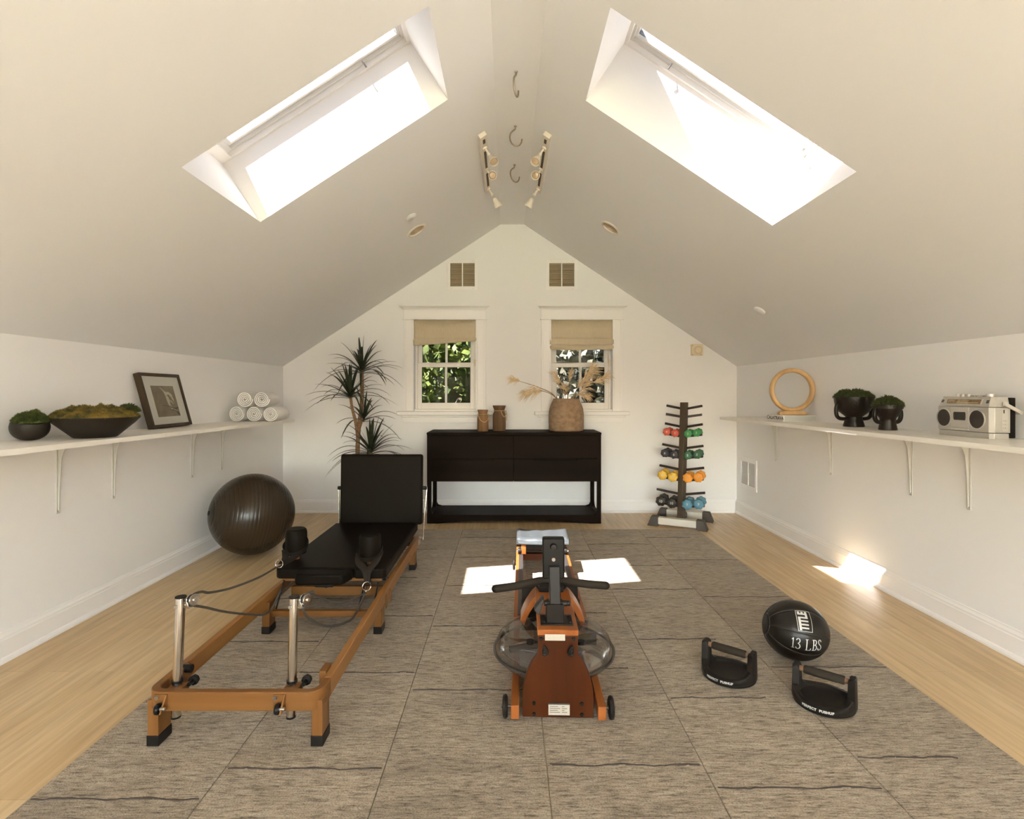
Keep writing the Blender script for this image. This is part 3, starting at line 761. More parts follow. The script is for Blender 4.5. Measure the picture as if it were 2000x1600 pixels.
spots_t = [(-2.170, 0, 0, 'rolled white towel, bottom row end nearest the wall'), (-2.034, 0, .4, 'rolled white towel, middle of the bottom row of three'),
           (-1.906, .01, 1.1, 'rolled white towel, bottom row end toward the room'), (-2.104, .116, 2.0, 'rolled white towel on top of pyramid, the one nearer the wall'),
           (-1.972, .116, .9, 'rolled white towel on top of pyramid, the one toward the room')]
for i, (x, dz, ry, lab) in enumerate(spots_t):
    rt = (0, 0, R(1.5*i-3))
    if i == 0: tw.location = (x, yT, zz+dz); tw.rotation_euler = rt; tw['label'] = lab; tw.scale = (.98,1,.98)
    else:
        c = copy_thing(tw, (x, yT+.008*(i % 3), zz+(dz if dz > .05 else 0)), rt, lab); c.scale = (.98-.05*(i==2), 1, .98-.05*(i==2))

# ------------------------------------------------------------------ right shelf objects
yb0, yb1 = 4.10, 4.345; zb_ = zsr(4.2)+.001
book = thing('hardback_book', 'white hardback book lying flat on right shelf beneath the wooden ring', 'book', (2.04, yb0, zb_))
m = MB(); m.box(2.040, 2.290, yb0, yb1, zb_, zb_+.046); m.build('cover', M['paper'], book, bevel=.002)
m = MB(); m.box(2.052, 2.286, yb0-.002, yb1+.002, zb_+.004, zb_+.042); m.build('pages', M['coverblue'], book, smooth=0)
m = MB(); text_mesh(m, 'CALATRAVA', .046, lambda u, v: (2.0394, (yb0+yb1)/2-u, zb_+.023+v*.75), 1.0, .0012); m.build('spine_lettering', M['ink'], book, smooth=0)
zr = zb_+.047
ring = thing('wooden_ring', 'large light wood ring sculpture standing on the white book', 'sculpture', (2.168, 4.22, zr), R(-10))
m = MB(); N = 72; RO = .167; rings = []
for i in range(N):
    a = 2*PI*i/N; ca, sa = math.cos(a), math.sin(a)
    sec = []
    for q in range(14):
        t = 2*PI*q/14; rr = .0165*math.copysign(abs(math.cos(t))**.7, math.cos(t)); yy = .030*math.copysign(abs(math.sin(t))**.7, math.sin(t))
        sec.append(((RO-.0165+rr)*ca*.96, yy, .188+(RO-.0165+rr)*sa))
    rings.append(sec)
m.loft(rings, closed=True); m.build('hoop', M['ringwood'], ring, world=False, smooth=50)
m = MB(); m.prism([(-.095,0), (.095,0), (.100,.006), (.094,.024), (.06,.030), (-.06,.030), (-.094,.024), (-.100,.006)], -.034, .034, 'XZ'); m.build('foot', M['ringwood'], ring, world=False, bevel=.003)

def chalice(x, y, Rr, Hh, foot, neck, hz, label, hseed, mossh, ang):
    z0 = zsr(y)+.0005
    o = thing('footed_bowl', label, 'moss bowl', (x, y, z0), ang, group='black footed bowls with looped handles')
    m = MB(); k = Rr
    m.lathe([(0,0), (foot,0), (foot*1.02,.006), (neck*1.02,hz*.8), (neck,hz), (k*.55,hz+.012), (k*.80,hz+.036), (k*.94,hz+.066), (k,Hh-.022), (k,Hh), (k*.95,Hh+.002), (k*.92,Hh-.012), (k*.7,Hh-.05), (0,Hh-.06)], seg=44)
    m.build('bowl_body', M['ceramich'], o, world=False, smooth=50)
    for s_ in (1, -1):
        m = MB(); P = [(neck*.85,hz*.78), (k*.80,hz*.80), (k*1.00,hz*.95), (k*1.10,hz*1.25), (k*1.12,hz*1.25+(Hh-hz)*.25), (k*1.06,hz*1.25+(Hh-hz)*.46), (k*.93,hz*1.25+(Hh-hz)*.52)]
        # smooth the loop
        pts = []
        for i in range(len(P)-1):
            for q in range(4):
                t = q/4; p0 = P[max(0,i-1)]; p1 = P[i]; p2 = P[i+1]; p3 = P[min(len(P)-1,i+2)]
                cr = [.5*((2*b)+(-a+c)*t+(2*a-5*b+4*c-d)*t*t+(-a+3*b-3*c+d)*t**3) for a, b, c, d in zip(p0,p1,p2,p3)]
                pts.append((s_*cr[0], 0, cr[1]))
        pts.append((s_*P[-1][0], 0, P[-1][1]))
        m.tube(pts, .0115, 12); m.build('handle', M['ceramich'], o, world=False, smooth=60)
    c = W[o.name] @ Vector((0,0,Hh-.012))
    moss('moss_mound', M['mossd'], o, tuple(c), Rr*.97, Rr*.97, mossh, 4200, hseed, .014, 6)
chalice(2.164, 3.46, .109, .187, .058, .046, .062, 'larger black footed bowl with looped handles and moss on right shelf', 31, .058, R(8))
chalice(2.150, 3.13, .0745, .143, .045, .038, .056, 'smaller black footed bowl with looped handles and moss, beside the radio', 41, .055, R(8))
bpy.data.objects['footed_bowl.001']  # second bowl keeps its own mesh

# boombox: local x runs along the wall towards the camera, y into the wall
z0 = zsr(2.63)
bb = thing('boombox', 'silver retro cassette radio with two round speakers on right shelf', 'radio', (2.163, 2.795, z0), R(-90))
Lb, Db, Hb = .322, .112, .150; Ht = .190
m = MB()                       # body with chamfered vertical front corners
def oct_(x0, x1, y0, y1, c): return [(x0+c,y0), (x1-c,y0), (x1,y0+c), (x1,y1), (x0,y1), (x0,y0+c)]
m.loft([[(x,y,.0) for x,y in oct_(.004,Lb-.004,.003,Db-.03,.014)], [(x,y,.026) for x,y in oct_(.004,Lb-.004,.003,Db-.03,.014)]])
m.loft([[(x,y,.028) for x,y in oct_(0,Lb,0,Db-.028,.016)], [(x,y,Hb-.008) for x,y in oct_(0,Lb,0,Db-.028,.016)]])
m.loft([[(x,y,Hb-.006) for x,y in oct_(.002,Lb-.002,.002,Db-.028,.016)], [(x,y,Ht) for x,y in oct_(.010,Lb-.010,.020,Db-.030,.016)]])
m.build('case', M['silver'], bb, world=False, bevel=.0015)
m = MB(); m.box(.004, Lb-.004, Db-.029, Db, .004, Ht-.004); m.build('back_shell', M['blackplastic'], bb, world=False, bevel=.003)
for cx in (.054, .246):
    m = MB(); m.lathe([(.046,-.0005), (.0455,-.005), (.042,-.005), (.041,0.0)], (cx,0,.086), axis='Y', seg=36); sp = m.build('speaker', M['silverl'], bb, world=False)
    m = MB(); m.lathe([(.0415,-.002), (.034,-.0045), (.02,-.006), (0,-.0065)], (cx,0,.086), axis='Y', seg=36); m.build('speaker_grille', M['grille'], sp, world=False)
m = MB(); m.box(.098, .203, -.004, .002, .042, .140); dk = m.build('cassette_door', M['silverl'], bb, world=False, bevel=.0015)
m = MB(); m.prism([(.120,.078), (.183,.078), (.186,.086), (.186,.110), (.183,.117), (.120,.117), (.116,.110), (.116,.086)], -.0055, -.003, 'XZ'); m.build('cassette_window', M['grille'], dk, world=False)
m = MB(); m.box(.128, .174, -.0062, -.005, .084, .110); m.build('cassette', M['track'], dk, world=False, smooth=0)
m = MB(); m.box(.099, .202, -.006, .001, .030, .041); m.build('piano_keys', M['silverl'], bb, world=False, bevel=.002)
# sloping tuner panel
ta = math.atan2(.018, Ht-Hb+.006)
def tp(x, h, d): return (x, .002 + math.sin(ta)*h + d*-math.cos(ta), Hb-.006 + math.cos(ta)*h + d*math.sin(ta))
def tbox(m, x0, x1, h0, h1, d): m.hexa([tp(x0,h0,-.001), tp(x1,h0,-.001), tp(x1,h0,d), tp(x0,h0,d), tp(x0,h1,-.001), tp(x1,h1,-.001), tp(x1,h1,d), tp(x0,h1,d)])
m = MB(); tbox(m, .056, .262, .009, .038, .0025); m.build('tuner_bezel', M['silverl'], bb, world=False, smooth=0)
m = MB(); tbox(m, .062, .256, .0125, .0345, .0032); dl = m.build('tuner_dial', M['dial'], bb, world=False, smooth=0)
m = MB()
for h, x0, x1 in ((.029,.070,.110), (.025,.070,.105), (.0285,.125,.19), (.022,.125,.185), (.018,.070,.245)): tbox(m, x0, x1, h, h+.0012, .0036)
for i in range(14): tbox(m, .125+.0047*i, .126+.0047*i, .0145, .0185 if i % 3 else .020, .0036)
m.build('dial_scale', M['beigeplate'], dl, world=False, smooth=0)
m = MB()
for x in (.026, .284):
    for h in (.018, .026): tbox(m, x, x+.013, h, h+.006, .002)
m.build('stereo_mark', M['ink'], bb, world=False, smooth=0)
for i in range(3):
    m = MB(); m.cyl((.085+.030*i,.045,Ht), (.085+.030*i,.045,Ht+.012), .010, seg=16); m.build('knob', M['silverl'], bb, world=False)
m = MB(); m.cyl((.262,.048,Ht), (.262,.048,Ht+.013), .017, seg=20); m.build('knob', M['silverl'], bb, world=False)
for i in range(4):
    m = MB(); m.box(.165+.018*i, .179+.018*i, .036, .052, Ht-.001, Ht+.006); m.build('button', M['silverl'], bb, world=False, bevel=.001)
m = MB()
m.box(Lb+.001, Lb+.009, .048, .066, Ht-.040, Ht-.022)
m.hexa([(Lb+.002,.050,Ht-.040), (Lb+.012,.050,Ht-.040), (Lb+.012,.126,Ht-.078), (Lb+.002,.126,Ht-.078), (Lb+.002,.050,Ht-.022), (Lb+.012,.050,Ht-.022), (Lb+.012,.126,Ht-.062), (Lb+.002,.126,Ht-.062)])
m.box(-.008, Lb+.012, .118, .130, Ht-.080, Ht-.064)
m.hexa([(-.012,.050,Ht-.040), (-.002,.050,Ht-.040), (-.002,.126,Ht-.078), (-.012,.126,Ht-.078), (-.012,.050,Ht-.022), (-.002,.050,Ht-.022), (-.002,.126,Ht-.062), (-.012,.126,Ht-.062)])
m.build('carry_handle', M['silverl'], bb, world=False, bevel=.002)
m = MB(); m.box(Lb-.002, Lb+.0012, .048, .072, .036, .136); spn = m.build('socket_panel', M['silverl'], bb, world=False, bevel=.0005)
m = MB(); m.box(Lb, Lb+.002, .052, .057, .116, .132)
for i in range(6): m.lathe([(.004,.0018), (.0045,0)], (Lb, .054+.010*(i % 2), .05+.016*(i//2)), axis='X', seg=10)
m.build('socket', M['ink'], spn, world=False, smooth=0)

# ------------------------------------------------------------------ exercise ball
eb = thing('exercise_ball', 'large dark brown-black ribbed exercise ball on floor against the left wall', 'exercise ball', (-1.925, 4.17, 0))
rB = .300; cB = Vector((-1.925, 4.17, rB))
ax = Vector((.777, .608, -.147)).normalized()     # rib circles run around this axis
o1 = ax.orthogonal().normalized(); o2 = ax.cross(o1)
m = MB(); K = 180; N = 72; rings = []
for i in range(1, K):
    t = PI*i/K; s_ = math.cos(t)
    # ribs: fine grooves, spaced evenly over the middle part
    g = 0
    ph = (s_*rB) % .0245
    if .08 < t < PI-.08: g = .0022*math.exp(-((ph-.012)/.0022)**2)
    r = rB-g
    rings.append([cB + ax*s_*r + (o1*math.cos(2*PI*k/N)+o2*math.sin(2*PI*k/N))*math.sin(t)*r for k in range(N)])
m.loft(rings); m.build('shell', M['ball'], eb, smooth=75)
m = MB(); p = cB - ax*rB*.994; m.cyl(p, p - ax*.006, .016, seg=18); m.build('valve_plug', M['rubber'], eb)

# ------------------------------------------------------------------ medicine ball
cM = Vector((1.302, 2.505, .128)); rM = (.138, .138, .126)
mbx = thing('medicine_ball', 'black leather medicine ball marked 13 LBS on the rug at right', 'medicine ball', (cM.x, cM.y, RT))
cM.z = RT+.126
axm = Vector((-.97, .146, .176)).normalized()   # panel pole at the left end
om1 = Vector((-.431,-.83,.357)); om1 = (om1 - axm*om1.dot(axm)).normalized(); om2 = axm.cross(om1)
def msurf(d, k=1.0): return cM + Vector((d.x*rM[0], d.y*rM[1], d.z*rM[2]))*k
m = MB(); K, N = 90, 120; rings = []
for i in range(1, K):
    t = PI*i/K; ring = []
    for k in range(N):
        a = 2*PI*k/N
        d = axm*math.cos(t) + (om1*math.cos(a)+om2*math.sin(a))*math.sin(t)
        g = 0
        for sa in range(8):
            da = (a - sa*PI/4 + PI) % (2*PI) - PI
            if .36 < t < PI-.36: g = max(g, math.exp(-((da*math.sin(t))/.022)**2))
        g = max(g, math.exp(-((t-.36)/.02)**2), math.exp(-((t-PI+.36)/.02)**2))
        ring.append(msurf(d, 1-.016*g))
    rings.append(ring)
m.loft(rings); m.build('shell', M['medball'], mbx, smooth=70)
for sa in range(8):
    a = sa*PI/4; m = MB()
    m.tube([msurf(axm*math.cos(t)+(om1*math.cos(a)+om2*math.sin(a))*math.sin(t), .990) for t in [.36+(PI-.72)*i/48 for i in range(49)]], .0016, 6); m.build('seam', M['seam'], mbx, smooth=60)
for t in (.36, PI-.36):
    m = MB(); m.tube([msurf(axm*math.cos(t)+(om1*math.cos(2*PI*i/40)+om2*math.sin(2*PI*i/40))*math.sin(t), .990) for i in range(40)], .0016, 6, closed=True); m.build('seam', M['seam'], mbx, smooth=60)
camp = Vector((0,0,1.21))
def on_med(center_px, roll, lift=.0025):
    # local frame on the ball surface around the spot facing direction dirn
    pass
def ball_map(dirn, up, lift=1.006):
    n = Vector(dirn).normalized(); u = Vector(up); v = (u - n*u.dot(n)).normalized(); w = v.cross(n)
    r = .134
    def fn(a, b):
        d = (n + w*(a/r) + v*(b/r)).normalized(); return msurf(d, lift)
    return fn
fn = ball_map((-.12, -.985, -.06), (.05,0,1))
SER = {                              # serif letters as strokes (x,y,halfwidth)
 '1': [[(.10,.82),(.24,.97),(.25,1.0)], [(.25,1.0),(.25,.02)], [(.08,.02),(.42,.02)]],
 '3': [[(.05,.82),(.12,.94),(.24,.99),(.36,.94),(.41,.80),(.36,.64),(.22,.54)], [(.22,.54),(.38,.46),(.45,.28),(.38,.09),(.22,.01),(.08,.06),(.03,.18)]],
 'L': [[(.03,.98),(.30,.98)], [(.16,.98),(.16,.02)], [(.03,.02),(.52,.02),(.55,.22)]],
 'B': [[(.03,.98),(.30,.98),(.44,.90),(.46,.75),(.40,.60),(.28,.53),(.16,.53)], [(.28,.53),(.44,.46),(.52,.28),(.44,.08),(.30,.02),(.03,.02)], [(.16,.98),(.16,.02)]],
 'S': [[(.42,.80),(.38,.93),(.26,1.0),(.12,.95),(.07,.80),(.12,.64),(.26,.53),(.40,.42),(.46,.24),(.40,.07),(.24,0.),(.09,.06),(.04,.22)]],
}
def strokes(m, fn, txt, x, y, h, w=.042):
    for ch in txt:
        if ch == ' ': x += .30*h; continue
        for st in SER[ch]:
            pts = []
            for (a, b), (c, d) in zip(st, st[1:]):
                for q in range(3): pts.append((a+(c-a)*q/3, b+(d-b)*q/3))
            pts.append(st[-1]); L = []
            for i, p in enumerate(pts):
                a = pts[max(0,i-1)]; b = pts[min(len(pts)-1,i+1)]
                dx, dy = b[0]-a[0], b[1]-a[1]; l = math.hypot(dx, dy) or 1
                vert = abs(dy)/l; hw = w*(.55+.65*vert)
                nx, ny = -dy/l*hw, dx/l*hw
                L.append((m.v(fn(x+(p[0]+nx)*h, y+(p[1]+ny)*h)), m.v(fn(x+(p[0]-nx)*h, y+(p[1]-ny)*h))))
            for (a, b), (c, d) in zip(L, L[1:]): m.f([a, b, d, c])
        x += {'1': .52, '3': .60, 'L': .66, 'B': .64, 'S': .60}[ch]*h
m = MB(); strokes(m, lambda u, v: fn(u*.80, v), '13 LBS', -.088, -.026, .052); m.build('weight_lettering', M['wtext'], mbx, smooth=0)
fn = ball_map((-.10, -.74, .66), (.06,0,1))
m = MB(); a, b, e = .030, .050, .0022
for x0, x1, y0, y1 in ((-a,a,b-e,b), (-a,a,-b,-b+e), (-a,-a+e,-b,b), (a-e,a,-b,b)):
    N = 8
    for i in range(N):
        if x1-x0 > y1-y0: q0, q1 = x0+(x1-x0)*i/N, x0+(x1-x0)*(i+1)/N; m.quad(fn(q0,y0), fn(q1,y0), fn(q1,y1), fn(q0,y1))
        else: q0, q1 = y0+(y1-y0)*i/N, y0+(y1-y0)*(i+1)/N; m.quad(fn(x0,q0), fn(x1,q0), fn(x1,q1), fn(x0,q1))
text_mesh(m, 'TITLE', .044, lambda u, v: fn(-.002 - v*1.12, u*.80), 1.02, .0022)
m.build('badge', M['wtext'], mbx, smooth=0)

# ------------------------------------------------------------------ push-up handles
def pushup():
    root = thing('pushup_handle', '', 'push-up handle', (0,0,0), group='black rotating push-up handles')
    m = MB(); m.lathe([(0,0), (.104,0), (.107,.003), (.107,.008), (0,.008)], seg=56); m.build('turntable', M['rubber'], root, world=False)
    # dish with wall rising to the two posts
    N = 96; prof = []
    def top(a):                      # rim height at angle a; posts at a=0 and pi
        c = abs(math.cos(a)); t = max(0, (c-.80)/.20); t = t*t*(3-2*t)
        base = .030 + .018*max(0,(c-.35)/.65)**2
        return base + (.128-base)*min(1, max(0,(c-.955)/.012)) if c > .955 else base + .014*t
    def R_(a): return .110
    rings = []
    ang = sorted(set([2*PI*k/N for k in range(N)] + [s+e for s in (0,PI) for e in (-.33,-.30,-.27,.27,.30,.33)]))
    ang = [x % (2*PI) for x in ang]; ang = sorted(ang)
    rings.append([(.106*math.cos(a), .106*math.sin(a), .008) for a in ang])
    rings.append([(.111*math.cos(a), .111*math.sin(a), .014) for a in ang])
    rings.append([(.111*math.cos(a), .111*math.sin(a), .026) for a in ang])
    rings.append([(.109*math.cos(a), .109*math.sin(a), max(.027, top(a)-.004)) for a in ang])
    rings.append([(.105*math.cos(a), .105*math.sin(a), top(a)) for a in ang])
    rings.append([(.090*math.cos(a), .090*math.sin(a), top(a)) for a in ang])
    rings.append([(.085*math.cos(a), .085*math.sin(a), top(a)-.005) for a in ang])
    rings.append([(.082*math.cos(a), .082*math.sin(a), .022) for a in ang])
    rings.append([(.070*math.cos(a), .070*math.sin(a), .018) for a in ang])
    rings.append([(.001*math.cos(a), .001*math.sin(a), .018) for a in ang])
    m = MB(); m.loft(rings, cap=False); m.build('base', M['rubber'], root, world=False, smooth=40, bevel=.0018)
    m = MB(); m.tube([(-.070,0,.110), (-.066,0,.110), (0,0,.110), (.066,0,.110), (.070,0,.110)], [.013,.0155,.0165,.0155,.013], 20); m.build('grip', M['foamgrip'], root, world=False, smooth=50)
    m = MB(); m.cyl((-.087,0,.110), (-.068,0,.110), .0105); m.cyl((.068,0,.110), (.087,0,.110), .0105)
    tag(m.build('grip_collar', M['collar'], root, world=False), 'brown worn collar at the grip ends')
    m = MB()
    def on(u, v): a = -PI/2 - .04 + u/.1118; return (.1118*math.cos(a), .1118*math.sin(a), .020+v)
    text_mesh(m, 'PERFECT  PUSHUP', .0125, on, 1.12, .0006); m.build('lettering', M['wtext'], root, world=False, smooth=0)
    return root
pu = pushup()
pu.location = (.937, 2.345, RT); pu.rotation_euler = (0,0,R(-40)); pu['label'] = 'black push-up handle on the rug, the one nearer the rowing machine'
copy_thing(pu, (1.222, 2.138, RT), (0,0,R(-39)), 'black push-up handle on the rug in front of the medicine ball')

# ------------------------------------------------------------------ reformer
rf = thing('pilates_reformer', 'oak pilates reformer with black padded carriage and upright backrest', 'exercise machine', (-.926, 1.87, RT))
XO0, XO1 = -1.226, -.627; yf, yr = 1.862, 3.90; zt, zb = .202, .138; tk = .027
m = MB(); rc = .055
def corner(cx, cy, r, a0, a1, n=8): return [(cx+r*math.cos(a0+(a1-a0)*i/n), cy+r*math.sin(a0+(a1-a0)*i/n)) for i in range(n+1)]
outer = corner(XO0+rc, yf+rc, rc, -PI, -PI/2) + corner(XO1-rc, yf+rc, rc, -PI/2, 0)
inner = corner(XO1-rc, yf+rc, rc-tk, 0, -PI/2) + corner(XO0+rc, yf+rc, rc-tk, -PI/2, -PI)
# front U piece as lofted section strip
no = len(outer); secs = []
path_o = [(XO0, yf+.10)] + outer + [(XO1, yf+.10)]
path_i = [(XO0+tk, yf+.10)] + list(reversed(inner)) + [(XO1-tk, yf+.10)]
for (ox, oy), (ix, iy) in zip(path_o, path_i): secs.append([(ox,oy,zb), (ox,oy,zt), (ix,iy,zt), (ix,iy,zb)])
m.loft(secs); m.build('front_rail', M['oakx_shaded'], rf, bevel=.003)
for a, b in ((XO0, XO0+tk), (XO1-tk, XO1)):
    m = MB(); m.box(a, b, yf+.099, yr, zb, zt); m.build('side_rail', M['oak'], rf, bevel=.003)
def rleg(x0, x1, y0, y1):
    m = MB(); m.box(x0, x1, y0, y1, RT+.034, zb+.03); lg = m.build('leg', M['oakz_shaded'], rf, bevel=.002)
    m = MB(); m.box(x0-.002, x1+.002, y0-.002, y1+.002, RT, RT+.036); m.build('rubber_foot', M['rubber'], lg, bevel=.002)
for x0, x1 in ((XO0+.002, XO0+.040), (XO1-.040, XO1-.002)):
    rleg(x0, x1, 1.876, 1.948); rleg(x0, x1, 2.75, 2.82); rleg(x0, x1, 3.74, 3.81)
for x0, x1 in ((XO0+tk, XO0+tk+.024), (XO1-tk-.024, XO1-tk)):
    m = MB(); m.box(x0, x1, 1.985, 2.05, zb-.005, zt+.010); m.build('stop_block', M['oakz_shaded'], rf, bevel=.002)
m = MB(); m.cyl((XO0+tk+.01,2.02,zt+.002), (XO0+tk+.045,2.02,zt+.002), .015); m.build('stop_pin', M['blackplastic'], rf)
m = MB(); m.box(XO0+tk, XO1-tk, 2.77, 2.80, .088, .118); m.build('cross_beam', M['oakx_shaded'], rf, bevel=.002)
m = MB(); m.box(XO0+tk, XO1-tk, 3.06, 3.09, .090, .140); m.build('cross_beam', M['oakx_shaded'], rf, bevel=.002)
m = MB(); m.box(XO0+tk, XO1-tk, yr-.03, yr, zb, zt); m.build('cross_beam', M['oakx_shaded'], rf, bevel=.002)
# carriage
bx0, bx1, by0, by1, bz0, bz1 = -1.206, -.630, 2.857, 3.87, .248, .302
m = MB(); m.box(bx0+.03, bx1-.03, by0+.03, by1-.05, bz0-.018, bz0); m.build('carriage_board', M['oakx_shaded'], rf)
m = MB()
pl = [(bx0,by0+.02), (bx0+.02,by0), (-1.075,by0), (-1.065,by0+.018), (-.80,by0+.018), (-.79,by0), (bx1-.02,by0), (bx1,by0+.02), (bx1,by1), (bx0,by1)]
m.prism(pl, bz0, bz1, 'XY'); m.build('carriage_pad', M['blackpad'], rf, bevel=.012, bseg=4)
m = MB(); m.prism([(-1.068,2.775), (-.836,2.775), (-.826,2.79), (-.800,2.865), (-1.072,2.865), (-1.075,2.79)], bz0-.004, bz1-.004, 'XY'); m.build('headrest', M['blackpad'], rf, bevel=.011, bseg=4)
m = MB(); m.box(-.99, -.90, 2.84, 3.0, bz0-.036, bz0-.004); m.cyl((-.94,2.86,.205), (-.94,2.86,.25), .008); m.build('headrest_hinge', M['blackmetal'], rf)
for sx in (bx0+.035, bx1-.035):
    for yy in (2.98, 3.70):
        m = MB(); m.cyl((sx-.010,yy,.213), (sx+.010,yy,.213), .013); m.build('carriage_wheel', M['rubber'], rf)
# shoulder rests with straps
for x, y, zz_ in ((-1.160, 3.03, .470), (-.731, 2.935, .464)):
    m = MB(); rr = .057
    m.lathe([(0,zz_-.002), (rr*.80,zz_-.001), (rr*.93,zz_-.007), (rr,zz_-.022), (rr,.345), (rr*.96,.336), (0,.336)], (x,y,0), seg=36); sh = m.build('shoulder_rest', M['blackpad'], rf)
    m = MB(); m.cyl((x,y,.296), (x,y,.342), .016); m.build('peg', M['oakz_shaded'], sh)
    # strap loop: band around the rest, dropping to the front
    m = MB(); P = []
    for i in range(25):
        a = R(40) + R(280)*i/24 + R(90)
        dz = .035*math.cos(a-R(90))
        P.append((x+(rr+.005)*math.cos(a-R(0)), y+(rr+.005)*math.sin(a), .372+.030*math.sin(a)))
    m.tube(P, .01, 8, flat=(.019,.0025,(0,0,1))); st = m.build('strap', M['strap'], rf, smooth=60)
# strap tails to the rings, D rings, ropes
def chain(P, n=8):
    out = []
    for i in range(len(P)-1):
        p0, p1, p2, p3 = [Vector(P[max(0,min(len(P)-1,k))]) for k in (i-1,i,i+1,i+2)]
        for q in range(n):
            t = q/n; out.append(.5*((2*p1)+(-p0+p2)*t+(2*p0-5*p1+4*p2-p3)*t*t+(-p0+3*p1-3*p2+p3)*t**3))
    out.append(Vector(P[-1])); return out
m = MB(); m.tube(chain([(-1.205,2.99,.365), (-1.19,2.96,.345), (-1.182,2.93,.33), (-1.185,2.89,.318)]), .01, 8, flat=(.018,.003,(1,0,0)))
m.tube(chain([(-1.115,3.0,.355), (-1.14,2.955,.335), (-1.175,2.90,.318)]), .01, 8, flat=(.016,.003,(0,0,1)))
m.build('strap_tail', M['strap'], rf, smooth=60)
m = MB(); m.tube(chain([(-.790,2.93,.360), (-.775,2.875,.330), (-.735,2.842,.302), (-.722,2.835,.262), (-.716,2.835,.235)]), .01, 8, flat=(.018,.003,(1,0,0)))
m.tube(chain([(-.676,2.93,.372), (-.685,2.872,.338), (-.712,2.843,.303), (-.722,2.838,.265), (-.724,2.838,.235)]), .01, 8, flat=(.018,.003,(1,0,0)))
m.build('strap_tail', M['strap'], rf, smooth=60)
def dring(c, n, r=.020):
    m = MB(); n = Vector(n).normalized(); a = n.orthogonal().normalized(); b = n.cross(a)
    m.tube([Vector(c)+(a*math.cos(2*PI*i/24)+b*math.sin(2*PI*i/24))*r for i in range(24)], .0026, 8, closed=True); m.build('steel_ring', M['chrome'], rf)
dring((-1.189,2.875,.322), (.7,-.5,.3)); dring((-.722,2.825,.222), (.5,-.8,.1), .022)
m = MB(); m.cyl((-1.195,2.852,.312), (-1.19,2.86,.318), .006); m.cyl((-.724,2.815,.196), (-.722,2.82,.203), .006); m.build('swivel_clip', M['chrome'], rf)
# posts, pulleys
PULL = []
for xb, yb in ((-1.146,1.915), (-.7485,1.915)):
    top = Vector((xb, yb+.022, .494)); bot = Vector((xb, yb-.006, .095))
    m = MB(); m.tube([bot, top], .0155, 24); po = m.build('post', M['chrome'], rf)
    m = MB(); m.cyl(top, top+Vector((0,0,.004)), .0185, seg=24); m.cyl(bot-Vector((0,0,.004)), bot+Vector((0,0,.002)), .0165, seg=24)
    q = bot + (top-bot)*.285; m.cyl(q, q+Vector((0,0,.008)), .0185, seg=24); m.build('end_cap', M['blackplastic'], po)
    m = MB(); q = bot + (top-bot)*.93; m.cyl(q+Vector((-.008,-.017,0)), q+Vector((-.008,-.009,0)), .006, seg=12); m.cyl(q+Vector((0,.0,0)), q+Vector((.03,.01,.004)), .006, seg=12); m.build('bolt', M['steel'], po)
    m = MB(); m.box(xb-.022, xb+.030, yf+tk, yb+.022, zb+.006, zt-.004); m.build('clamp_block', M['oakx_shaded'], rf, bevel=.002)
    m = MB(); kx = xb+.040; m.lathe([(0,.016), (.012,.016), (.018,.010), (.018,-.004), (0,-.006)], (kx,yb+.03,.200), axis='Y', seg=8); m.cyl((kx,yb+.0,.2), (kx,yb+.03,.2), .007); m.build('knob', M['blackplastic'], rf, bevel=.002)
    # pulley: two cheeks and a grooved wheel, turned towards the carriage
    c = top + Vector((.037, .012, -.012)); n = Vector((.86,-.48,.10)).normalized(); PULL.append((c, n))
    a = n.orthogonal().normalized(); b = n.cross(a)
    m = MB()
    for s_ in (-1,1):
        o_ = c+n*.009*s_; m.loft([[o_+n*d+(a*math.cos(2*PI*i/24)+b*math.sin(2*PI*i/24))*r for i in range(24)] for r, d in ((.019,-.0012),(.0205,0),(.019,.0012))])
    m.hexa([c+Vector(p) for p in ((-.040,-.012,-.024),(-.006,-.016,-.026),(-.002,.004,-.026),(-.036,.006,-.024),(-.040,-.012,.0),(-.012,-.016,-.004),(-.008,.004,-.004),(-.036,.006,.0))])
    pu_ = m.build('pulley', M['chrome'], rf, bevel=.001)
    m = MB(); m.loft([[c+n*d+(a*math.cos(2*PI*i/24)+b*math.sin(2*PI*i/24))*r for i in range(24)] for r, d in ((.017,-.0065),(.013,-.002),(.013,.002),(.017,.0065))]); m.build('pulley_wheel', M['blackplastic'], pu_)
    m = MB(); m.cyl(c-n*.016, c+n*.016, .0055, seg=14); m.build('axle', M['steel'], pu_)
    # caster-like roller on the front face
    xq = xb-.022
    m = MB(); m.box(xq-.020, xq+.022, yf-.003, yf, .147, .196); m.hexa([(xq+.016,yf-.002,.190), (xq+.022,yf-.002,.190), (xq+.022,yf,.190), (xq+.016,yf,.190), (xq+.014,yf-.036,.146), (xq+.020,yf-.036,.146), (xq+.022,yf,.146), (xq+.016,yf,.146)][4:]+[(xq+.016,yf-.004,.196), (xq+.022,yf-.004,.196), (xq+.022,yf,.196), (xq+.016,yf,.196)])
    br_ = m.build('roller_bracket', M['oakz_shaded'], rf, bevel=.001)
    m = MB(); m.lathe([(0,-.007), (.016,-.007), (.018,-.004), (.018,.004), (.016,.007), (0,.007)], (xq+.004,yf-.022,.158), axis='X', seg=24); m.build('roller', M['blackplastic'], br_)
    m = MB(); m.cyl((xq-.012,yf-.008,.185), (xq-.012,yf,.185), .007, seg=14); m.build('bolt', M['steel'], br_)
    m = MB(); m.cyl((xq+.008,yf-.022,.158), (xq+.028,yf-.022,.158), .006, seg=12); m.build('bolt', M['steel'], br_)
(cL, nL), (cR, nR) = PULL
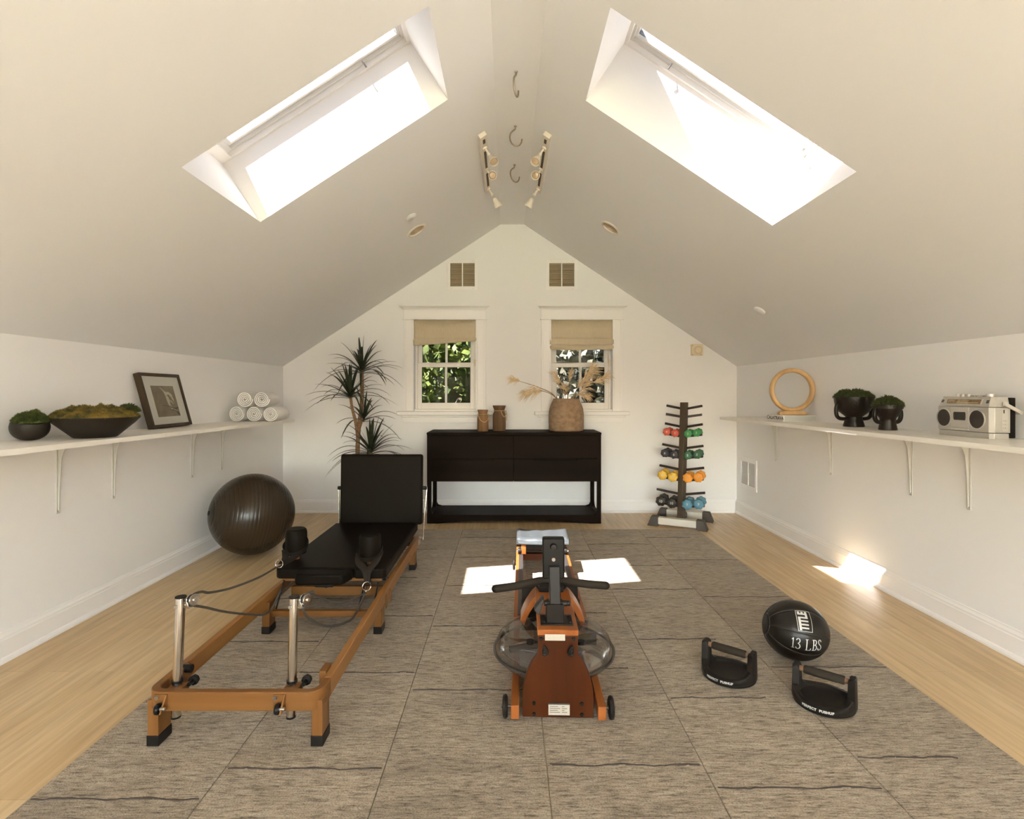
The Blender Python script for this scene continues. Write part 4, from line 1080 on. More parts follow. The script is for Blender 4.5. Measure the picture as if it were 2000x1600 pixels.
m = MB(); m.tube(chain([(-1.195,2.85,.311), (-1.168,2.6,.345), (-1.142,2.3,.402), (-1.118,2.08,.460), cL+Vector((-.004,.06,.006)), cL+Vector((0,.0,.017)), cL+Vector((-.004,-.016,.002)), cL+Vector((-.002,-.004,-.017)), (-1.120,2.05,.415), (-1.15,2.25,.32), (-1.165,2.5,.21), (-1.168,2.7,.140), (-1.17,2.86,.20)]), .0048, 10); m.build('rope', M['rope'], rf, smooth=70)
m = MB(); m.tube(chain([(-.724,2.81,.195), (-.741,2.65,.2235), (-.753,2.45,.28), (-.744,2.25,.37), (-.727,2.06,.460), cR+Vector((.004,.06,.006)), cR+Vector((0,.0,.017)), cR+Vector((-.004,-.016,.002)), cR+Vector((-.002,-.004,-.017)), (-.735,1.99,.424), (-.743,2.1,.346), (-.733,2.25,.262), (-.726,2.45,.192), (-.745,2.7,.128), (-.74,2.9,.19)]), .0048, 10); m.build('rope', M['rope'], rf, smooth=70)
for P in ([(-1.165,2.88,.235), (-1.17,2.79,.12)], [(-.745,2.90,.235), (-.755,2.80,.125)], [(-1.12,2.90,.235), (-1.19,2.86,.15)], [(-.68,2.90,.22), (-.69,2.86,.13)]):
    m = MB(); m.tube(P, .0045, 8); m.build('spring_cord', M['blackmetal'], rf)
# backrest
m = MB(); m.T = Matrix.Translation((0,3.90,.30)) @ Matrix.Rotation(R(-2.5), 4, 'X')
m.box(-1.187, -.606, 0, .055, -.02, .475); m.build('backrest', M['blackpad'], rf, bevel=.016, bseg=4)
for s_, xe in ((-1,-1.187), (1,-.606)):
    m = MB(); m.cyl((xe,3.955,.532), (xe+s_*.028,3.955,.532), .013); m.build('backrest_peg', M['blackplastic'], rf)
    m = MB(); m.tube([(xe+s_*.024,3.955,.545), (xe+s_*.024,3.955,.525), (xe+s_*.018 - (.018 if s_ > 0 else -.01),3.93,.17)], [.005,.006,.006], 10); m.build('support_rod', M['chrome'], rf)
    xr_ = XO1 if s_ > 0 else XO0
    m = MB(); m.box(min(xr_,xr_+s_*.010), max(xr_,xr_+s_*.010), 3.86, 3.92, .150, .185); m.cyl((xr_,3.905,.19), (xr_+s_*.02,3.905,.19), .009); m.build('rod_bracket', M['steel'], rf, bevel=.001)
m = MB(); m.box(XO1-.002, XO1+.006, 2.83, 2.86, .105, .175); m.box(XO1-.002, XO1+.006, 2.92, 2.95, .100, .170); m.build('fold_latch', M['oakz_shaded'], rf, bevel=.002)

# ------------------------------------------------------------------ rowing machine (local frame, y = away from camera)
ro = thing('rowing_machine', 'cherry wood rowing machine with smoked round water tank and black handlebar', 'rowing machine', (.184, 2.02, RT), R(-1.55))
B = dict(parent=ro, world=False)
for s_ in (-1, 1):
    x0, x1 = sorted((s_*.143, s_*.173))
    m = MB(); m.box(x0, x1, -.015, .76, .012, .062); m.build('base_rail', M['cherry'], bevel=.003, **B)
    m = MB(); m.box(x0, x1, .60, 1.92, .078, .136); rl = m.build('seat_rail', M['cherry'], bevel=.003, **B)
    t0, t1 = sorted((s_*.128, s_*.1435)); m = MB(); m.box(t0, t1, .60, 1.90, .112, .138); m.box(*sorted((s_*.1335, s_*.1545)), .62, 1.90, .135, .1395); m.build('slide_track', M['track'], rl, world=False, bevel=.001)
    m = MB(); m.box(x0, x1, .66, .74, .0, .08); m.box(x0, x1, 1.80, 1.88, 0.0, .08); m.build('leg', M['cherryz_shaded'], bevel=.002, **B)
    m = MB(); m.lathe([(0,-.010), (.030,-.010), (.038,-.007), (.041,0), (.038,.007), (.030,.010), (0,.010)], (s_*.195,.02,.041), axis='X', seg=32); wh = m.build('wheel', M['rubber'], **B)
    m = MB(); m.cyl((s_*.16,.02,.041), (s_*.210,.02,.041), .006); m.build('axle', M['screwd'], wh, world=False)
prof = [(.131,.002), (.131,.080), (.1285,.110), (.122,.141), (.114,.170), (.103,.195), (.090,.215), (.080,.227), (.075,.237), (.0735,.250), (.0735,.304)]
m = MB(); m.prism([(x,z) for x,z in prof] + [(-x,z) for x,z in reversed(prof)], .018, .042, 'XZ'); m.build('front_plate', M['cherryz_shaded'], bevel=.003, **B)
m = MB(); m.box(-.0755, .0755, .016, .43, .304, .326); m.build('top_board', M['cherry'], bevel=.003, **B)
m = MB(); m.prism([(-.06,.10), (-.06,.30), (.06,.30), (.06,.10)], .545, .565, 'XZ'); m.build('rear_plate', M['cherryz_shaded'], bevel=.002, **B)
for s_ in (-1,1):     # curved shoulder blocks dropping from the deck to the rails
    m = MB(); P = [(.070,.318), (.085,.305), (.100,.285), (.115,.262), (.128,.236), (.140,.205)]
    q = [(s_*a, b) for a, b in P] + [(s_*(a-.016), b-.020) for a, b in reversed(P)]
    if s_ < 0: q = q[::-1]
    m.prism(q, .385, .50, 'XZ'); m.build('shoulder_block', M['cherry'], bevel=.002, **B)
    m = MB(); m.T = Matrix.Translation((s_*.085,.56,.165)) @ Matrix.Rotation(R(-38), 4, 'X'); m.box(-.048, .048, -.008, .008, -.07, .14); fp = m.build('foot_pad', M['rubber'], bevel=.004, **B)
    m = MB(); m.tube(chain([(s_*.085-.05,.575,.21), (s_*.085-.04,.53,.235), (s_*.085,.51,.245), (s_*.085+.04,.53,.235), (s_*.085+.05,.575,.21)]), .01, 8, flat=(.018,.003,(0,0,1))); m.build('foot_strap', M['strap'], fp, world=False)
# tank
yc = .300
tp_ = [(.0,.074), (.150,.074), (.196,.082), (.226,.098), (.241,.118), (.2455,.136), (.242,.156), (.232,.178), (.218,.194), (.202,.203), (.185,.206), (.10,.208), (.0,.208)]
m = MB(); m.lathe(tp_, (0,yc,0), seg=72); tk_ = m.build('water_tank', M['smoke'], smooth=60, **B)
m = MB(); m.lathe([(.2445,.126), (.2535,.126), (.2535,.134), (.2445,.134), (.2445,.126)], (0,yc,0), seg=72); m.build('tank_seam', M['seam'], tk_, world=False)
m = MB(); m.lathe([(0,.085), (.045,.085), (.045,.20), (.03,.215), (0,.215)], (0,yc,0), seg=24); m.build('paddle_hub', M['redhub'], tk_, world=False)
for k in range(4):
    a = 2*PI*k/4+.25; m = MB(); m.T = Matrix.Translation((0,yc,0)) @ Matrix.Rotation(a, 4, 'Z')
    m.hexa([(.04,-.006,.135), (.19,-.008,.125), (.19,.0,.125), (.04,.006,.135), (.04,-.006,.165), (.20,.02,.168), (.20,.03,.168), (.04,.006,.165)])
    m.build('paddle_blade', M['rubber'], tk_, world=False, bevel=.003)
m = MB()
for s_ in (-1,1): m.cyl((s_*.10,yc-.12,.204), (s_*.10,yc-.12,.214), .016, seg=18)
m.build('fill_plug', M['blackplastic'], tk_, world=False)
# monitor arm and console
m = MB(); m.box(-.062, .060, .055, .150, .324, .330)
for sx in (-.05,.048):
    for sy in (.075,.13): m.cyl((sx,sy,.33), (sx,sy,.336), .007, seg=12)
m.build('arm_plate', M['blackmetal'], bevel=.001, **B)
m = MB(); m.box(-.040, .026, .070, .135, .328, .398); m.cyl((-.048,.095,.395), (.040,.095,.395), .011, seg=16); m.cyl((.036,.095,.395), (.052,.095,.395), .010, seg=12); m.build('arm_hinge', M['blackmetal'], bevel=.003, **B)
m = MB(); m.T = Matrix.Translation((-.006,.098,.385)) @ Matrix.Rotation(R(-6), 4, 'X') @ Matrix.Rotation(R(-1), 4, 'Y'); m.box(-.0215, .0215, -.020, .020, 0, .150); ar = m.build('monitor_arm', M['blackmetal'], bevel=.004, **B)
m = MB(); m.box(-.0535, .0315, .112, .150, .480, .638); cs = m.build('console', M['blackplastic'], bevel=.006, **B)
m = MB(); m.lathe([(0,-.016), (.011,-.015), (.013,-.008), (.014,0)], (-.011,.112,.606), axis='Y', seg=18); m.build('console_knob', M['blackmetal'], cs, world=False)
m = MB(); m.lathe([(0,-.002), (.007,-.002), (.0085,0)], (-.011,.112,.556), axis='Y', seg=16, sx=1); m.build('screw', M['chrome'], cs, world=False)
m = MB(); m.box(-.046, .024, .149, .152, .50, .62); m.build('screen', M['dark'], cs, world=False)
# handlebar and rest
m = MB(); m.prism([(.40,.326), (.50,.326), (.50,.348), (.475,.350), (.45,.342), (.425,.356), (.40,.350)], -.058, .048, 'YZ'); m.build('handle_rest', M['blackplastic'], bevel=.003, **B)
m = MB(); pts = chain([(-.250,.405,.338), (-.16,.425,.344), (-.075,.445,.356), (-.03,.453,.362), (.03,.453,.362), (.075,.447,.358), (.16,.440,.350), (.238,.435,.346)]); n = len(pts)
m.tube(pts, [.0155 if abs(p.x) < .05 else .0172 for p in pts], 18); hb = m.build('handlebar', M['foamgrip'], smooth=50, **B)
m = MB(); m.ball((-.250,.405,.338), .0172); m.ball((.238,.435,.346), .0172); m.build('end_cap', M['rubber'], hb, world=False)
m = MB(); m.box(-.022, .022, .44, .466, .345, .372); m.build('strap_clamp', M['blackplastic'], hb, world=False, bevel=.003)
m = MB(); m.box(-.014, .014, .466, .60, .352, .354); m.build('pull_strap', M['strap'], **B)
m = MB(); m.prism([(-.07,.328), (-.065,.328), (-.045,.385), (-.05,.392), (-.085,.345)], .15, .20, 'XZ'); m.build('strap_guide', M['track'], bevel=.002, **B)
# stickers and fixings
m = MB(); m.box(-.048, .026, .0155, .0175, .287, .310); m.build('sticker', M['label'], smooth=0, **B)
m = MB(); m.box(-.035, .043, .0165, .0175, .012, .056); m.build('rating_label', M['label'], smooth=0, **B)
lb = [o for o in bpy.data.objects if o.name.startswith('rating_label')][-1]
m = MB(); m.box(-.035, .043, .0155, .0168, .051, .0565)
for i in range(4): m.box(-.030, .0 + .008*(i % 2), .0160, .0168, .043-.007*i, .0445-.007*i); m.box(.014, .024+.010*(i % 2), .0160, .0168, .043-.007*i, .0445-.007*i)
m.build('label_print', M['ink'], lb, world=False, smooth=0)
for x, z in ((-.062,.292), (.058,.292), (-.088,.054), (.088,.054), (-.088,.014), (.088,.014)):
    m = MB(); m.lathe([(0,-.005), (.006,-.004), (.0075,0)], (x,.018,z), axis='Y', seg=14); m.build('bolt', M['blackplastic'], **B)
for s_ in (-1,1):
    m = MB(); m.tube(chain([(s_*.055,.010,.270), (s_*.046,.006,.262), (s_*.040,.006,.248), (s_*.046,.010,.238), (s_*.056,.010,.240)]), .006, 10); m.ball((s_*.048,.010,.250), (.010,.007,.012)); m.build('cable_hook', M['blackplastic'], **B)
# seat
N = 22; m = MB(); g = []
def seat_pt(u, v):
    x = -.170+.340*u; y = 1.60+.235*v
    y += -.012*math.sin(PI*u)**2*(1-v) + .035*(math.exp(-((u-.5)/.16)**2))*(-1 if v > .5 else 0)*(v-.5)*2
    z = .252 + .016*(math.exp(-((u-.22)/.17)**2)+math.exp(-((u-.78)/.17)**2))*(-.6) + .004*(math.exp(-(u/.10)**2)+math.exp(-((u-1)/.10)**2)) + .010*v - .008*math.exp(-((u-.5)/.10)**2)
    e = min(u, 1-u, v, 1-v); z -= .012*max(0, 1-e/.06)**2
    return (x, y, z)
T = [[m.v(seat_pt(i/N, j/12)) for i in range(N+1)] for j in range(13)]
for j in range(12):
    for i in range(N): m.f([T[j][i], T[j][i+1], T[j+1][i+1], T[j+1][i]])
edge = [T[0][i] for i in range(N+1)] + [T[j][N] for j in range(1,13)] + [T[12][i] for i in range(N-1,-1,-1)] + [T[j][0] for j in range(11,0,-1)]
low = [m.bm.verts.new((v.co.x*1.015, v.co.y, .208)) for v in edge]
for i in range(len(edge)): m.f([edge[i], edge[(i+1) % len(edge)], low[(i+1) % len(edge)], low[i]])
m.f(low); st_ = m.build('seat', M['gel'], smooth=60, **B)
m = MB(); m.box(-.14, .14, 1.62, 1.66, .17, .208); m.box(-.14, .14, 1.77, 1.81, .17, .208); m.build('seat_carriage', M['blackmetal'], bevel=.002, **B)
m = MB(); m.box(-.140, -.108, 1.605, 1.635, .140, .205); m.box(.108, .140, 1.605, 1.635, .140, .205); m.build('seat_block', M['cherry'], bevel=.003, **B)
for s_ in (-1,1):
    for yy in (1.62, 1.80):
        m = MB(); m.lathe([(0,-.011), (.018,-.011), (.020,0), (.018,.011), (0,.011)], (s_*.150,yy,.160), axis='X', seg=24); wq = m.build('roller', M['rubber'], **B)
        m = MB(); m.cyl((s_*.15,yy,.160), (s_*.170,yy,.160), .008); m.build('axle', M['chrome'], wq, world=False)
m = MB(); m.cyl((-.15,1.62,.160), (.15,1.62,.160), .004); m.build('seat_axle', M['blackmetal'], **B)
m = MB(); m.box(-.143, .143, 1.66, 1.70, .085, .128); m.build('cross_beam', M['cherryz_shaded'], bevel=.002, **B)
m = MB(); m.box(-.143, .143, 1.90, 1.92, .07, .136); m.build('cross_beam', M['cherryz_shaded'], bevel=.002, **B)
m = MB(); m.lathe([(0,-.008), (.030,-.008), (.037,-.004), (.037,.004), (.030,.008), (0,.008)], (-.187,1.55,.092), axis='X', seg=28); m.cyl((-.172,1.55,.092), (-.190,1.55,.092), .008); m.build('side_knob', M['rubber'], **B)

# ------------------------------------------------------------------ sideboard
sb = thing('sideboard', 'near-black wood sideboard with four drawers on an open base below the windows', 'sideboard', (.057, 5.35, 0))
X0, X1, Y0, Y1 = -.750, .864, 5.125, 5.570
m = MB(); m.box(X0-.003, X1+.003, Y0-.004, Y1, .824, .8445); m.build('top_panel', M['espresso'], sb, bevel=.003)
m = MB(); m.box(X0+.030, X1-.030, Y0+.022, Y1-.01, .392, .822); m.build('carcass', M['espresso'], sb, smooth=0)
for s_, xa in ((1,X0), (-1,X1)):
    m = MB(); N = 8
    outer = [(Y0,0), (Y1,0), (Y1,.823), (Y0,.823)]
    w = .040; rr = .07
    hole = corner(Y0+w+rr, .085+rr, rr, PI, 1.5*PI, 6) + corner(Y1-w-rr, .085+rr, rr, 1.5*PI, 2*PI, 6) + [(Y1-w,.40), (Y0+w,.40)]
    x_a, x_b = sorted((xa, xa+s_*.036))
    hole_face(m, outer, [hole], lambda u, v: (x_a, u, v)); hole_face(m, outer, [hole], lambda u, v: (x_b, u, v))
    for lp in (outer, hole):
        for i in range(len(lp)):
            a, b = lp[i], lp[(i+1) % len(lp)]; m.quad((x_a,*a), (x_b,*a), (x_b,*b), (x_a,*b))
    m.build('side_frame', M['espresso'], sb, smooth=0)
# front and back lower beams (arched) with rounded inner corners, lower shelf
for ya, yb in ((Y0,Y0+.030), (Y1-.03,Y1)):
    m = MB(); q = [(X0+.03,0.0), (X0+.08,0.0)] + [(X0+.08+(X1-X0-.16)*i/16, .004+.020*math.sin(PI*i/16)**.7 if 0 < i < 16 else .002) for i in range(17)] + [(X1-.08,0.0), (X1-.03,0.0)]
    up = [(X1-.034,.150)] + corner(X1-.034-.06, .085+.05, .05, 0, -PI/2, 6)[1:] + list(reversed([(X0+.034+.06 + .05*math.cos(a), .135+.05*math.sin(a)) for a in [PI+(PI/2)*i/6 for i in range(7)]])) + [(X0+.034,.150)]
    low = [(X0+.03,0), (X0+.10,0), (X0+.30,.020), (X0+.6,.030), (X1-.6,.030), (X1-.30,.020), (X1-.10,0), (X1-.03,0)]
    high = [(X1-.034,.155), (X1-.036,.118), (X1-.050,.092), (X1-.085,.080), (X0+.085,.080), (X0+.050,.092), (X0+.036,.118), (X0+.034,.155)]
    m.prism(low+high, ya, yb, 'XZ'); m.build('base_beam', M['espresso'], sb, bevel=.003)
m = MB(); m.box(X0+.034, X1-.034, Y0+.030, Y1-.030, .056, .078); m.build('lower_shelf', M['espresso'], sb, smooth=0)
xc = .0535; g = .0018
for xa, xb in ((X0+.034, xc-g), (xc+g, X1-.034)):
    cx = (xa+xb)/2
    for za, zb2, up in ((.6035,.816,0), (.390,.5995,1)):
        m = MB()
        if up:   # finger scoop cut along the top edge of the lower drawers
            q = [(xa,za), (xb,za), (xb,zb2), (cx+.205,zb2), (cx+.200,zb2-.012), (cx-.200,zb2-.012), (cx-.205,zb2), (xa,zb2)]
            m.prism(q, Y0+.001, Y0+.021, 'XZ')
        else: m.box(xa, xb, Y0+.001, Y0+.021, za, zb2)
        dw = m.build('drawer', M['espresso'], sb, bevel=.0015)
        if up:
            m = MB()
            for s_ in (-1,1): m.ball((cx+s_*.196, Y0+.004, zb2-.010), .008, 12, 8)
            m.box(cx-.198, cx+.198, Y0+.012, Y0+.020, zb2-.012, zb2-.004)
            m.build('pull', M['espresso'], dw)

# jars and clay pot
zt_ = .8445
def jar(x, y, r, h, mat, label, drop, flare, side):
    o = thing('wooden_jar', label, 'jar', (x, y, zt_), group='turned wooden jars with twine')
    m = MB(); nk = r*.80
    m.lathe([(0,0), (r*.90,0), (r*.97,h*.03), (r,h*.25), (r,h*.55), (r*.95,h*.66), (nk,h*.76), (nk*.97,h*.82), (nk*1.02,h*.86), (r*flare,h*.97), (r*flare,h), (r*flare*.82,h*.995), (nk*.7,h*.85), (nk*.6,h*.5), (0,h*.48)], (x,y,zt_), seg=36); m.build('jar_body', mat, o, smooth=45)
    m = MB(); zz2 = zt_+h*.80
    m.tube([(x+(nk+.002)*math.cos(2*PI*i/28), y+(nk+.002)*math.sin(2*PI*i/28), zz2) for i in range(28)], .0032, 8, closed=True)
    a0, a1 = (R(-140), R(-10)) if side else (R(-75), R(-12))
    P = []
    for i in range(15):
        t = i/14; a = a0+(a1-a0)*t; P.append((x+(r+.005)*math.cos(a), y+(r+.005)*math.sin(a), zz2 - drop*math.sin(PI*min(1,t*1.0))**.8))
    m.tube(P, .004, 8)
    e = P[-1]; m.tube(chain([(x+nk*math.cos(a1), y+nk*math.sin(a1), zz2), (e[0]+.004, e[1], zz2-drop*.5), (e[0]+.003, e[1], zz2-drop*(1.1 if side else 1.6))]), .0036, 8)
    m.build('twine', M['twine'], o, smooth=60)
jar(-.241, 5.32, .054, .205, M['jarwood'], 'shorter light brown wooden jar tied with twine on the sideboard', .075, .93, True)
jar(-.084, 5.37, .064, .245, M['jardark'], 'taller darker wooden jar with flared rim tied with twine on the sideboard', .06, .99, False)
cp = thing('clay_pot', 'large rough brown clay pot holding dried fronds on the sideboard', 'pot', (.563, 5.34, zt_))
px, py = .563, 5.34
m = MB(); m.lathe([(0,0), (.140,0), (.160,.006), (.168,.02), (.170,.10), (.169,.16), (.163,.21), (.150,.25), (.135,.285), (.127,.302), (.126,.312), (.120,.313), (.115,.30), (.12,.2), (.0,.18)], (px,py,zt_), seg=56); m.build('pot_body', M['clay'], cp, smooth=45)
# dried branches: each a thing of its own standing in the pot
rng = random.Random(12)
def branch(tip, mids, label, tufts, n):
    base = (px+(tip[0]-px)*.10, py-.01+rng.uniform(-.02,.02), zt_+.20)
    o = thing('dried_branch', label, 'dried plant', base, group='dried fronds in the clay pot')
    pts = chain([base]+mids+[tip], 6)
    m = MB(); k = len(pts); m.tube(pts, [.0048*(1-.7*i/(k-1)) for i in range(k)], 7); m.build('stem', M['dstem'], o, smooth=70)
    m = MB()
    for t, sp, L in tufts:
        i = min(k-2, int(t*(k-1))); p = pts[i]; d0 = (pts[i+1]-pts[i]).normalized()
        for q in range(n):
            d = (d0 + Vector((rng.uniform(-1,1)*sp, rng.uniform(-.6,.6)*sp, rng.uniform(-1,1)*sp-.12))).normalized()
            l = L*rng.uniform(.6,1.1); s0 = p+d0*rng.uniform(-.02,.02); w = d.cross(Vector((.2,1,.1))).normalized()*.0024
            mid = s0+d*l*.55+Vector((0,0,.006)); e = s0+d*l-Vector((0,0,l*.16))
            m.f([m.v(s0-w*.5), m.v(mid-w), m.v(mid+w), m.v(s0+w*.5)]); m.f([m.v(mid-w), m.v(e), m.v(mid+w)])
    m.build('frond', M['dry'], o, smooth=0)
branch((.075,5.24,1.332), [(.44,5.30,1.19), (.30,5.27,1.262), (.18,5.25,1.302)], 'longest dried branch, reaching left with a tuft at its tip', [(1.0,.5,.12), (.93,.6,.08)], 26)
branch((.20,5.23,1.215), [(.45,5.30,1.175), (.32,5.26,1.232)], 'dried branch arching low to the left of the clay pot', [(.70,.5,.17), (.85,.5,.14), (.98,.5,.14)], 34)
branch((.47,5.40,1.37), [(.53,5.36,1.20), (.50,5.38,1.28)], 'short upright dried branch at the left of the pot mouth', [(.75,.55,.13), (.9,.5,.13)], 26)
branch((.62,5.44,1.40), [(.58,5.38,1.20), (.60,5.42,1.30)], 'thin dried branch rising from the middle of the pot', [(.8,.5,.09), (.98,.5,.10)], 16)
branch((.80,5.33,1.42), [(.65,5.33,1.22), (.71,5.33,1.31)], 'bushy dried branch leaning right across the window panes', [(.55,.6,.15), (.75,.6,.17), (.9,.55,.17), (1.0,.5,.13)], 34)
branch((.92,5.30,1.36), [(.67,5.32,1.20), (.78,5.31,1.29)], 'dried branch reaching furthest right in front of the casing', [(.5,.6,.15), (.8,.5,.15), (1.0,.5,.13)], 26)
branch((.73,5.28,1.19), [(.63,5.31,1.17), (.68,5.29,1.20)], 'small dried sprig drooping over the right rim of the pot', [(.6,.7,.13), (.95,.6,.11)], 26)
branch((.54,5.27,1.26), [(.55,5.32,1.18), (.55,5.29,1.22)], 'pale dried sprig standing upright at the front of the pot', [(.5,.7,.09), (.9,.7,.10)], 26)

# ------------------------------------------------------------------ dracaena
pl = thing('dracaena_plant', 'tall dracaena with four spiky leaf heads behind the reformer backrest', 'potted plant', (-1.40, 5.20, 0))
m = MB(); m.lathe([(0,0), (.105,0), (.115,.01), (.135,.28), (.138,.30), (.128,.30), (.122,.27), (0,.265)], (-1.40,5.20,0), seg=36); m.build('pot', M['ceramic'], pl)
m = MB(); m.lathe([(.124,.262), (.06,.274), (0,.276)], (-1.40,5.20,0), seg=24); m.build('soil', M['dark'], pl)
HEADS = [((-1.375,5.20,1.42), (.03,0,1), .40, 38, 1), ((-1.475,5.17,1.185), (-.06,-.02,1), .40, 34, 2), ((-1.345,5.16,.965), (.28,-.05,1), .34, 15, 3), ((-1.27,5.12,.665), (.06,-.05,1), .42, 34, 4)]
TR = [[(-1.415,5.20,.26), (-1.415,5.20,.6), (-1.405,5.20,.86), (-1.375,5.20,1.10), (-1.372,5.20,1.34), (-1.375,5.20,1.44)],
      [(-1.41,5.19,.80), (-1.43,5.185,.95), (-1.46,5.175,1.08), (-1.475,5.17,1.21)],
      [(-1.41,5.19,.78), (-1.39,5.18,.88), (-1.35,5.16,.99)],
      [(-1.34,5.17,.26), (-1.30,5.14,.45), (-1.275,5.12,.60), (-1.27,5.12,.69)]]
for P, r in zip(TR, (.021,.015,.013,.017)):
    m = MB(); pts = chain(P, 5); k = len(pts); m.tube(pts, [r*(1-.25*i/k)*(1+.05*math.sin(i*2.1)) for i in range(k)], 12); m.build('trunk', M['bark'], pl, smooth=60)
for c, axd, L, n, sd in HEADS:
    rng = random.Random(sd*17); m = MB(); axd = Vector(axd).normalized(); c = Vector(c)
    for i in range(n):
        f = i/n; az = i*2.39996 + rng.uniform(-.3,.3)
        el = R(84 - 78*f**.8) + rng.uniform(-.12,.12)
        d = Vector((math.cos(az)*math.cos(el), math.sin(az)*math.cos(el)*.8, math.sin(el)))
        d = (d + (axd-Vector((0,0,1)))*.8).normalized()
        l = L*1.12*rng.uniform(.8,1.05)*(1 if f > .25 else .8); droop = l*(.22+.45*f)*rng.uniform(.5,1.2)
        st = c + Vector((0,0,.05*(.5-f)))
        S = 9; prev = None; side = d.cross(Vector((0,0,1)));
        side = side.normalized() if side.length > .05 else Vector((1,0,0))
        for q in range(S+1):
            t = q/S; p = st + d*l*t - Vector((0,0,droop*t**2.4)); p.y = min(p.y, 5.575)
            w = .0175*(math.sin(PI*min(1,.16+t*.80))**.6)*(1-t*.5) if q < S else .0004
            upv = Vector((0,0,1)) if abs(d.z) < .9 else Vector((0,-1,0))
            row = [m.v(p-side*w), m.v(p-upv*w*.35), m.v(p+side*w)]
            if prev: m.f([prev[0], prev[1], row[1], row[0]]); m.f([prev[1], prev[2], row[2], row[1]])
            prev = row
    m.build('leaf_rosette', M['leaf'], pl, smooth=60)

# ------------------------------------------------------------------ dumbbell rack
ra = R(-27.2)
rk = thing('dumbbell_rack', 'dark steel dumbbell tree rack on cream feet in the right back corner', 'dumbbell rack', (1.611, 5.14, 0), ra)
B = dict(parent=rk, world=False)
for sy in (-.185, .185):
    m = MB(); m.box(-.20, .20, sy-.032, sy+.032, .018, .082); fb = m.build('base_bar', M['cream'], bevel=.004, **B)
    for s_ in (-1,1):
        m = MB(); a, b = s_*.165, s_*.262
        P = [(a,sy-.040,0), (b,sy-.046,0), (b,sy+.046,0), (a,sy+.040,0), (a,sy-.037,.090), (b-s_*.034,sy-.036,.090), (b-s_*.034,sy+.036,.090), (a,sy+.037,.090)]
        m.hexa(P); m.build('foot_cap', M['rackcap'], fb, world=False, bevel=.004)
m = MB(); m.box(-.028, .028, -.16, .16, .030, .075); m.build('spine', M['rack'], bevel=.003, **B)
lean = .16
def pc(z): return lean*z/1.12            # local y of the post centre at height z
m = MB(); ro_ = lambda x, y, l, z: (x*math.cos(R(-24))-y*math.sin(R(-24)), l+x*math.sin(R(-24))+y*math.cos(R(-24)), z)
m.hexa([ro_(a, b, 0, .06) for a, b in ((-.026,-.030),(.026,-.030),(.026,.030),(-.026,.030))] + [ro_(a, b, lean, 1.122) for a, b in ((-.026,-.030),(.026,-.030),(.026,.030),(-.026,.030))]); m.build('post', M['rack'], bevel=.003, **B)
TI = [(1.060,.985,.165,.165), (.888,.800,.175,.172), (.688,.600,.195,.182), (.487,.393,.215,.192), (.262,.155,.235,.205)]
for zr_, zf_, wl, wr in TI:
    for s_, w in ((-1,wl), (1,wr)):
        y = pc(zr_); rise = .030
        m = MB(); m.tube([(s_*.015,y+.012,zr_), (s_*w,y+.012,zr_+rise)], .0115, 12); m.build('arm_rod', M['rackbar'], **B)
        y = pc(zf_); m = MB(); m.hexa([(s_*.015,y-.018,zf_-.012), (s_*w,y-.018,zf_-.012+rise*.8), (s_*w,y+.018,zf_-.012+rise*.8), (s_*.015,y+.018,zf_-.012), (s_*.015,y-.018,zf_+.010), (s_*w,y-.018,zf_+.010+rise*.8), (s_*w,y+.018,zf_+.010+rise*.8), (s_*.015,y+.018,zf_+.010)])
        m.build('arm_plate', M['rackbar'], bevel=.002, **B)
def dumbbell(col, r, num, hl):
    o = thing('dumbbell', '', 'dumbbell', (0,0,0))
    m = MB(); m.cyl((0,-hl,0), (0,hl,0), r*.36, seg=14); m.build('grip', M['neo_'+col], o, world=False)
    for s_ in (-1,1):
        m = MB(); N = 70; L = r*.85
        def rg(k, y): return [(k*r*(1+.065*math.cos(7*t))*math.cos(t), y, k*r*(1+.065*math.cos(7*t))*math.sin(t)) for t in [2*PI*i/N for i in range(N)]]
        y0 = s_*hl; y1 = s_*(hl+L)
        m.loft([rg(.5,y0), rg(.90,y0+s_*.002), rg(1.0,y0+s_*L*.25), rg(1.0,y0+s_*L*.72), rg(.88,y0+s_*L*.93), rg(.45,y1), rg(.02,y1)], cap=False)
        hd = m.build('head', M['neo_'+col], o, world=False, smooth=50)
        m = MB(); text_mesh(m, num, r*.75, (lambda u, v: (u, y1-.0008, v)) if s_ < 0 else (lambda u, v: (-u, y1+.0008, v)), 1, .0008); m.build('number', M['wtext'], hd, world=False, smooth=0)
    return o
ORD = {1: ('red','4','green','3'), 2: ('navy','6','pine','5'), 3: ('yellow','8','orange','7'), 4: ('black','10','blue','9')}
CN = dict(red='red', green='bright green', navy='dark navy', pine='dark green', yellow='yellow', orange='orange', black='black', blue='light blue')
